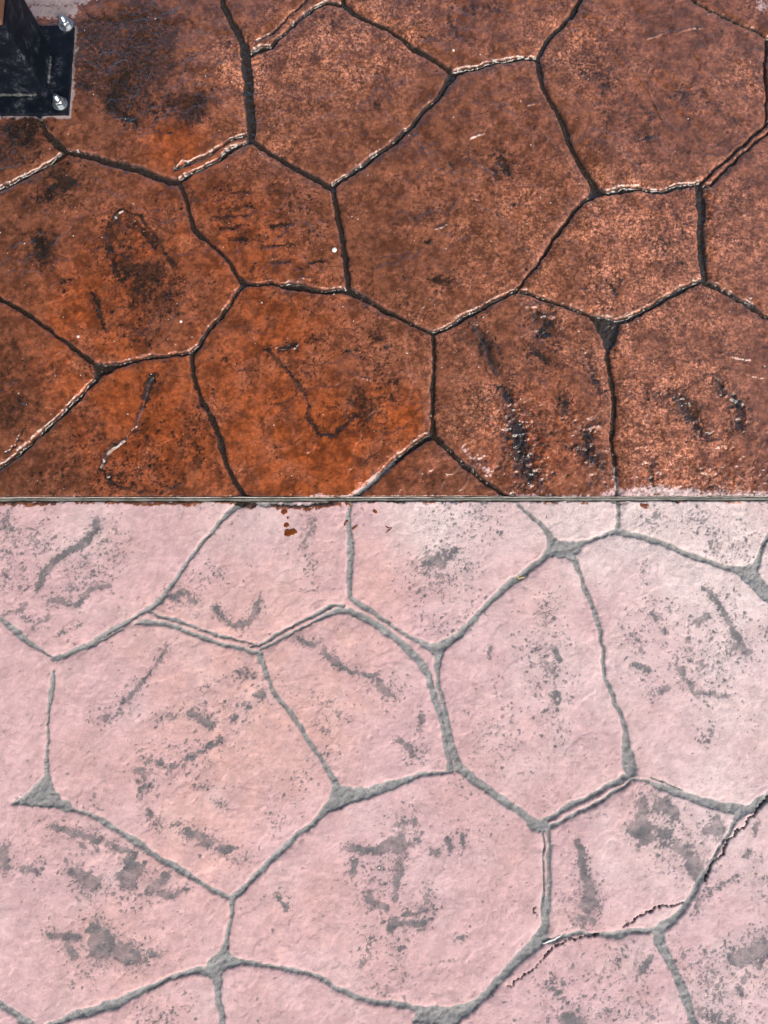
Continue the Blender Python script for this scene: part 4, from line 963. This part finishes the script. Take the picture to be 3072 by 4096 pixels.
def curve_thing(name, pts_px, rad, mat, label, cat, flat=.5, seed=0, lift=.0):
    r = random.Random(seed); P = [Vector((*G(*p), 0)) for p in pts_px]
    Q = []
    for i in range(len(P) - 1):
        for k in range(6): Q.append(P[i].lerp(P[i + 1], k / 6))
    Q.append(P[-1]); n = len(Q); bm = bmesh.new(); R = []
    c0 = Q[n // 2].copy(); z0 = zat(c0.x, c0.y)
    for i, q in enumerate(Q):
        d = (Q[min(i + 1, n - 1)] - Q[max(i - 1, 0)]).normalized(); s = Vector((-d.y, d.x, 0))
        t = i / (n - 1); rr = rad * (.35 + .65 * math.sin(math.pi * min(max(t, .06), .94)) ** .5) * r.uniform(.85, 1.15)
        zz = max(zat(q.x, q.y), z0 - .002) - z0 + rad * flat * .8 + lift * math.sin(math.pi * t)
        R.append([bm.verts.new(Vector((q.x - c0.x, q.y - c0.y, zz)) + s * math.cos(a) * rr + Vector((0, 0, math.sin(a) * rr * flat))) for a in [2 * math.pi * k / 8 for k in range(8)]])
    for A, B in zip(R[:-1], R[1:]):
        for k in range(8): bm.faces.new((A[k], A[(k + 1) % 8], B[(k + 1) % 8], B[k]))
    bm.faces.new(R[0][::-1]); bm.faces.new(R[-1]); bmesh.ops.recalc_face_normals(bm, faces=bm.faces[:])
    o = bm_obj(name, bm, mat, None, True); o.location = (c0.x, c0.y, z0); tag(o, label, cat); return o
curve_thing('straw_scrap', [(2072, 2304), (2076, 2313), (2090, 2310), (2105, 2307)], .0016, M_LEAF, 'curled yellow straw scrap lying in the grey joint', 'straw', .5, 1)
curve_thing('plastic_sliver', [(2172, 3779), (2205, 3764), (2246, 3744)], .0014, M_WHITE, 'pale narrow plastic sliver wedged in the joint beside the crack', 'sliver', .6, 2, .001)
curve_thing('red_fibre', [(1542, 2104), (1552, 2112), (1568, 2112)], .0012, M_DROP, 'bent dark red fibre forming the upper arm of a V on pink paving', 'fibre', .6, 3)
curve_thing('red_fibre', [(1566, 2112), (1557, 2121), (1546, 2131)], .0012, M_DROP, 'short dark red fibre forming the lower arm of a V on pink paving', 'fibre', .6, 4)
def bead(px, rad, mat, label, cat, name, seed):
    x, y = G(*px); bm = bmesh.new(); r = random.Random(seed)
    bmesh.ops.create_icosphere(bm, subdivisions=3, radius=rad)
    for v in bm.verts: v.co *= 1 + .06 * math.sin(900 * v.co.x + seed) * math.cos(700 * v.co.y); v.co.z *= .6
    o = bm_obj(name, bm, mat, None, True); o.location = (x, y, zat(x, y) + rad * .4); tag(o, label, cat); return o
bead((1337, 1001), .0044, M_WHITE, 'small round white bead on wet paving beside the joint', 'bead', 'white_bead', 3)
bead((1516, 3472), .0018, M_GRIT, 'tiny pale pebble on dry paving among grey stains', 'pebble', 'pebble', 4)
bead((725, 1288), .0026, M_GRIT, 'cream pebble on wet paving under the dark speckled stain', 'pebble', 'pebble', 5)
bead((312, 1346), .0026, M_GRIT, 'cream pebble on wet paving just above the slanting joint', 'pebble', 'pebble', 6)
bead((1812, 208), .0026, M_GRIT, 'pale pebble on wet paving above the joint corner', 'pebble', 'pebble', 7)

# scattered pale grit on the wet floor: nobody could count it
r = random.Random(5); bmv = []; bmf = []
ico = bmesh.new(); bmesh.ops.create_icosphere(ico, subdivisions=1, radius=1.0)
iv = [v.co.copy() for v in ico.verts]; jf = [[v.index for v in f.verts] for f in ico.faces]; ico.free()
for i in range(420):
    u = r.uniform(0, 3072); v = r.uniform(0, 1980) if i < 330 else r.uniform(2010, 4090)
    if u < 330 and v < 480: continue
    x, y = G(u, v); s = .00035 + .0007 * r.random() ** 2; a = r.uniform(0, 6.28); el_ = r.uniform(1, 2.6)
    b0 = len(bmv); z = zat(x, y)
    for c in iv:
        px, py = c.x * s * el_, c.y * s
        bmv.append((x + px * math.cos(a) - py * math.sin(a), y + px * math.sin(a) + py * math.cos(a), z + s * .3 + c.z * s * .7))
    bmf += [[b0 + k for k in f] for f in jf]
gr = mesh_obj('grit', bmv, bmf, M_GRIT); tag(gr, 'fine pale grit scattered over the paving', 'grit', kind='stuff')
print('tris', sum(len(o.data.loops) - 2 * len(o.data.polygons) for o in bpy.data.objects if o.type == 'MESH'))
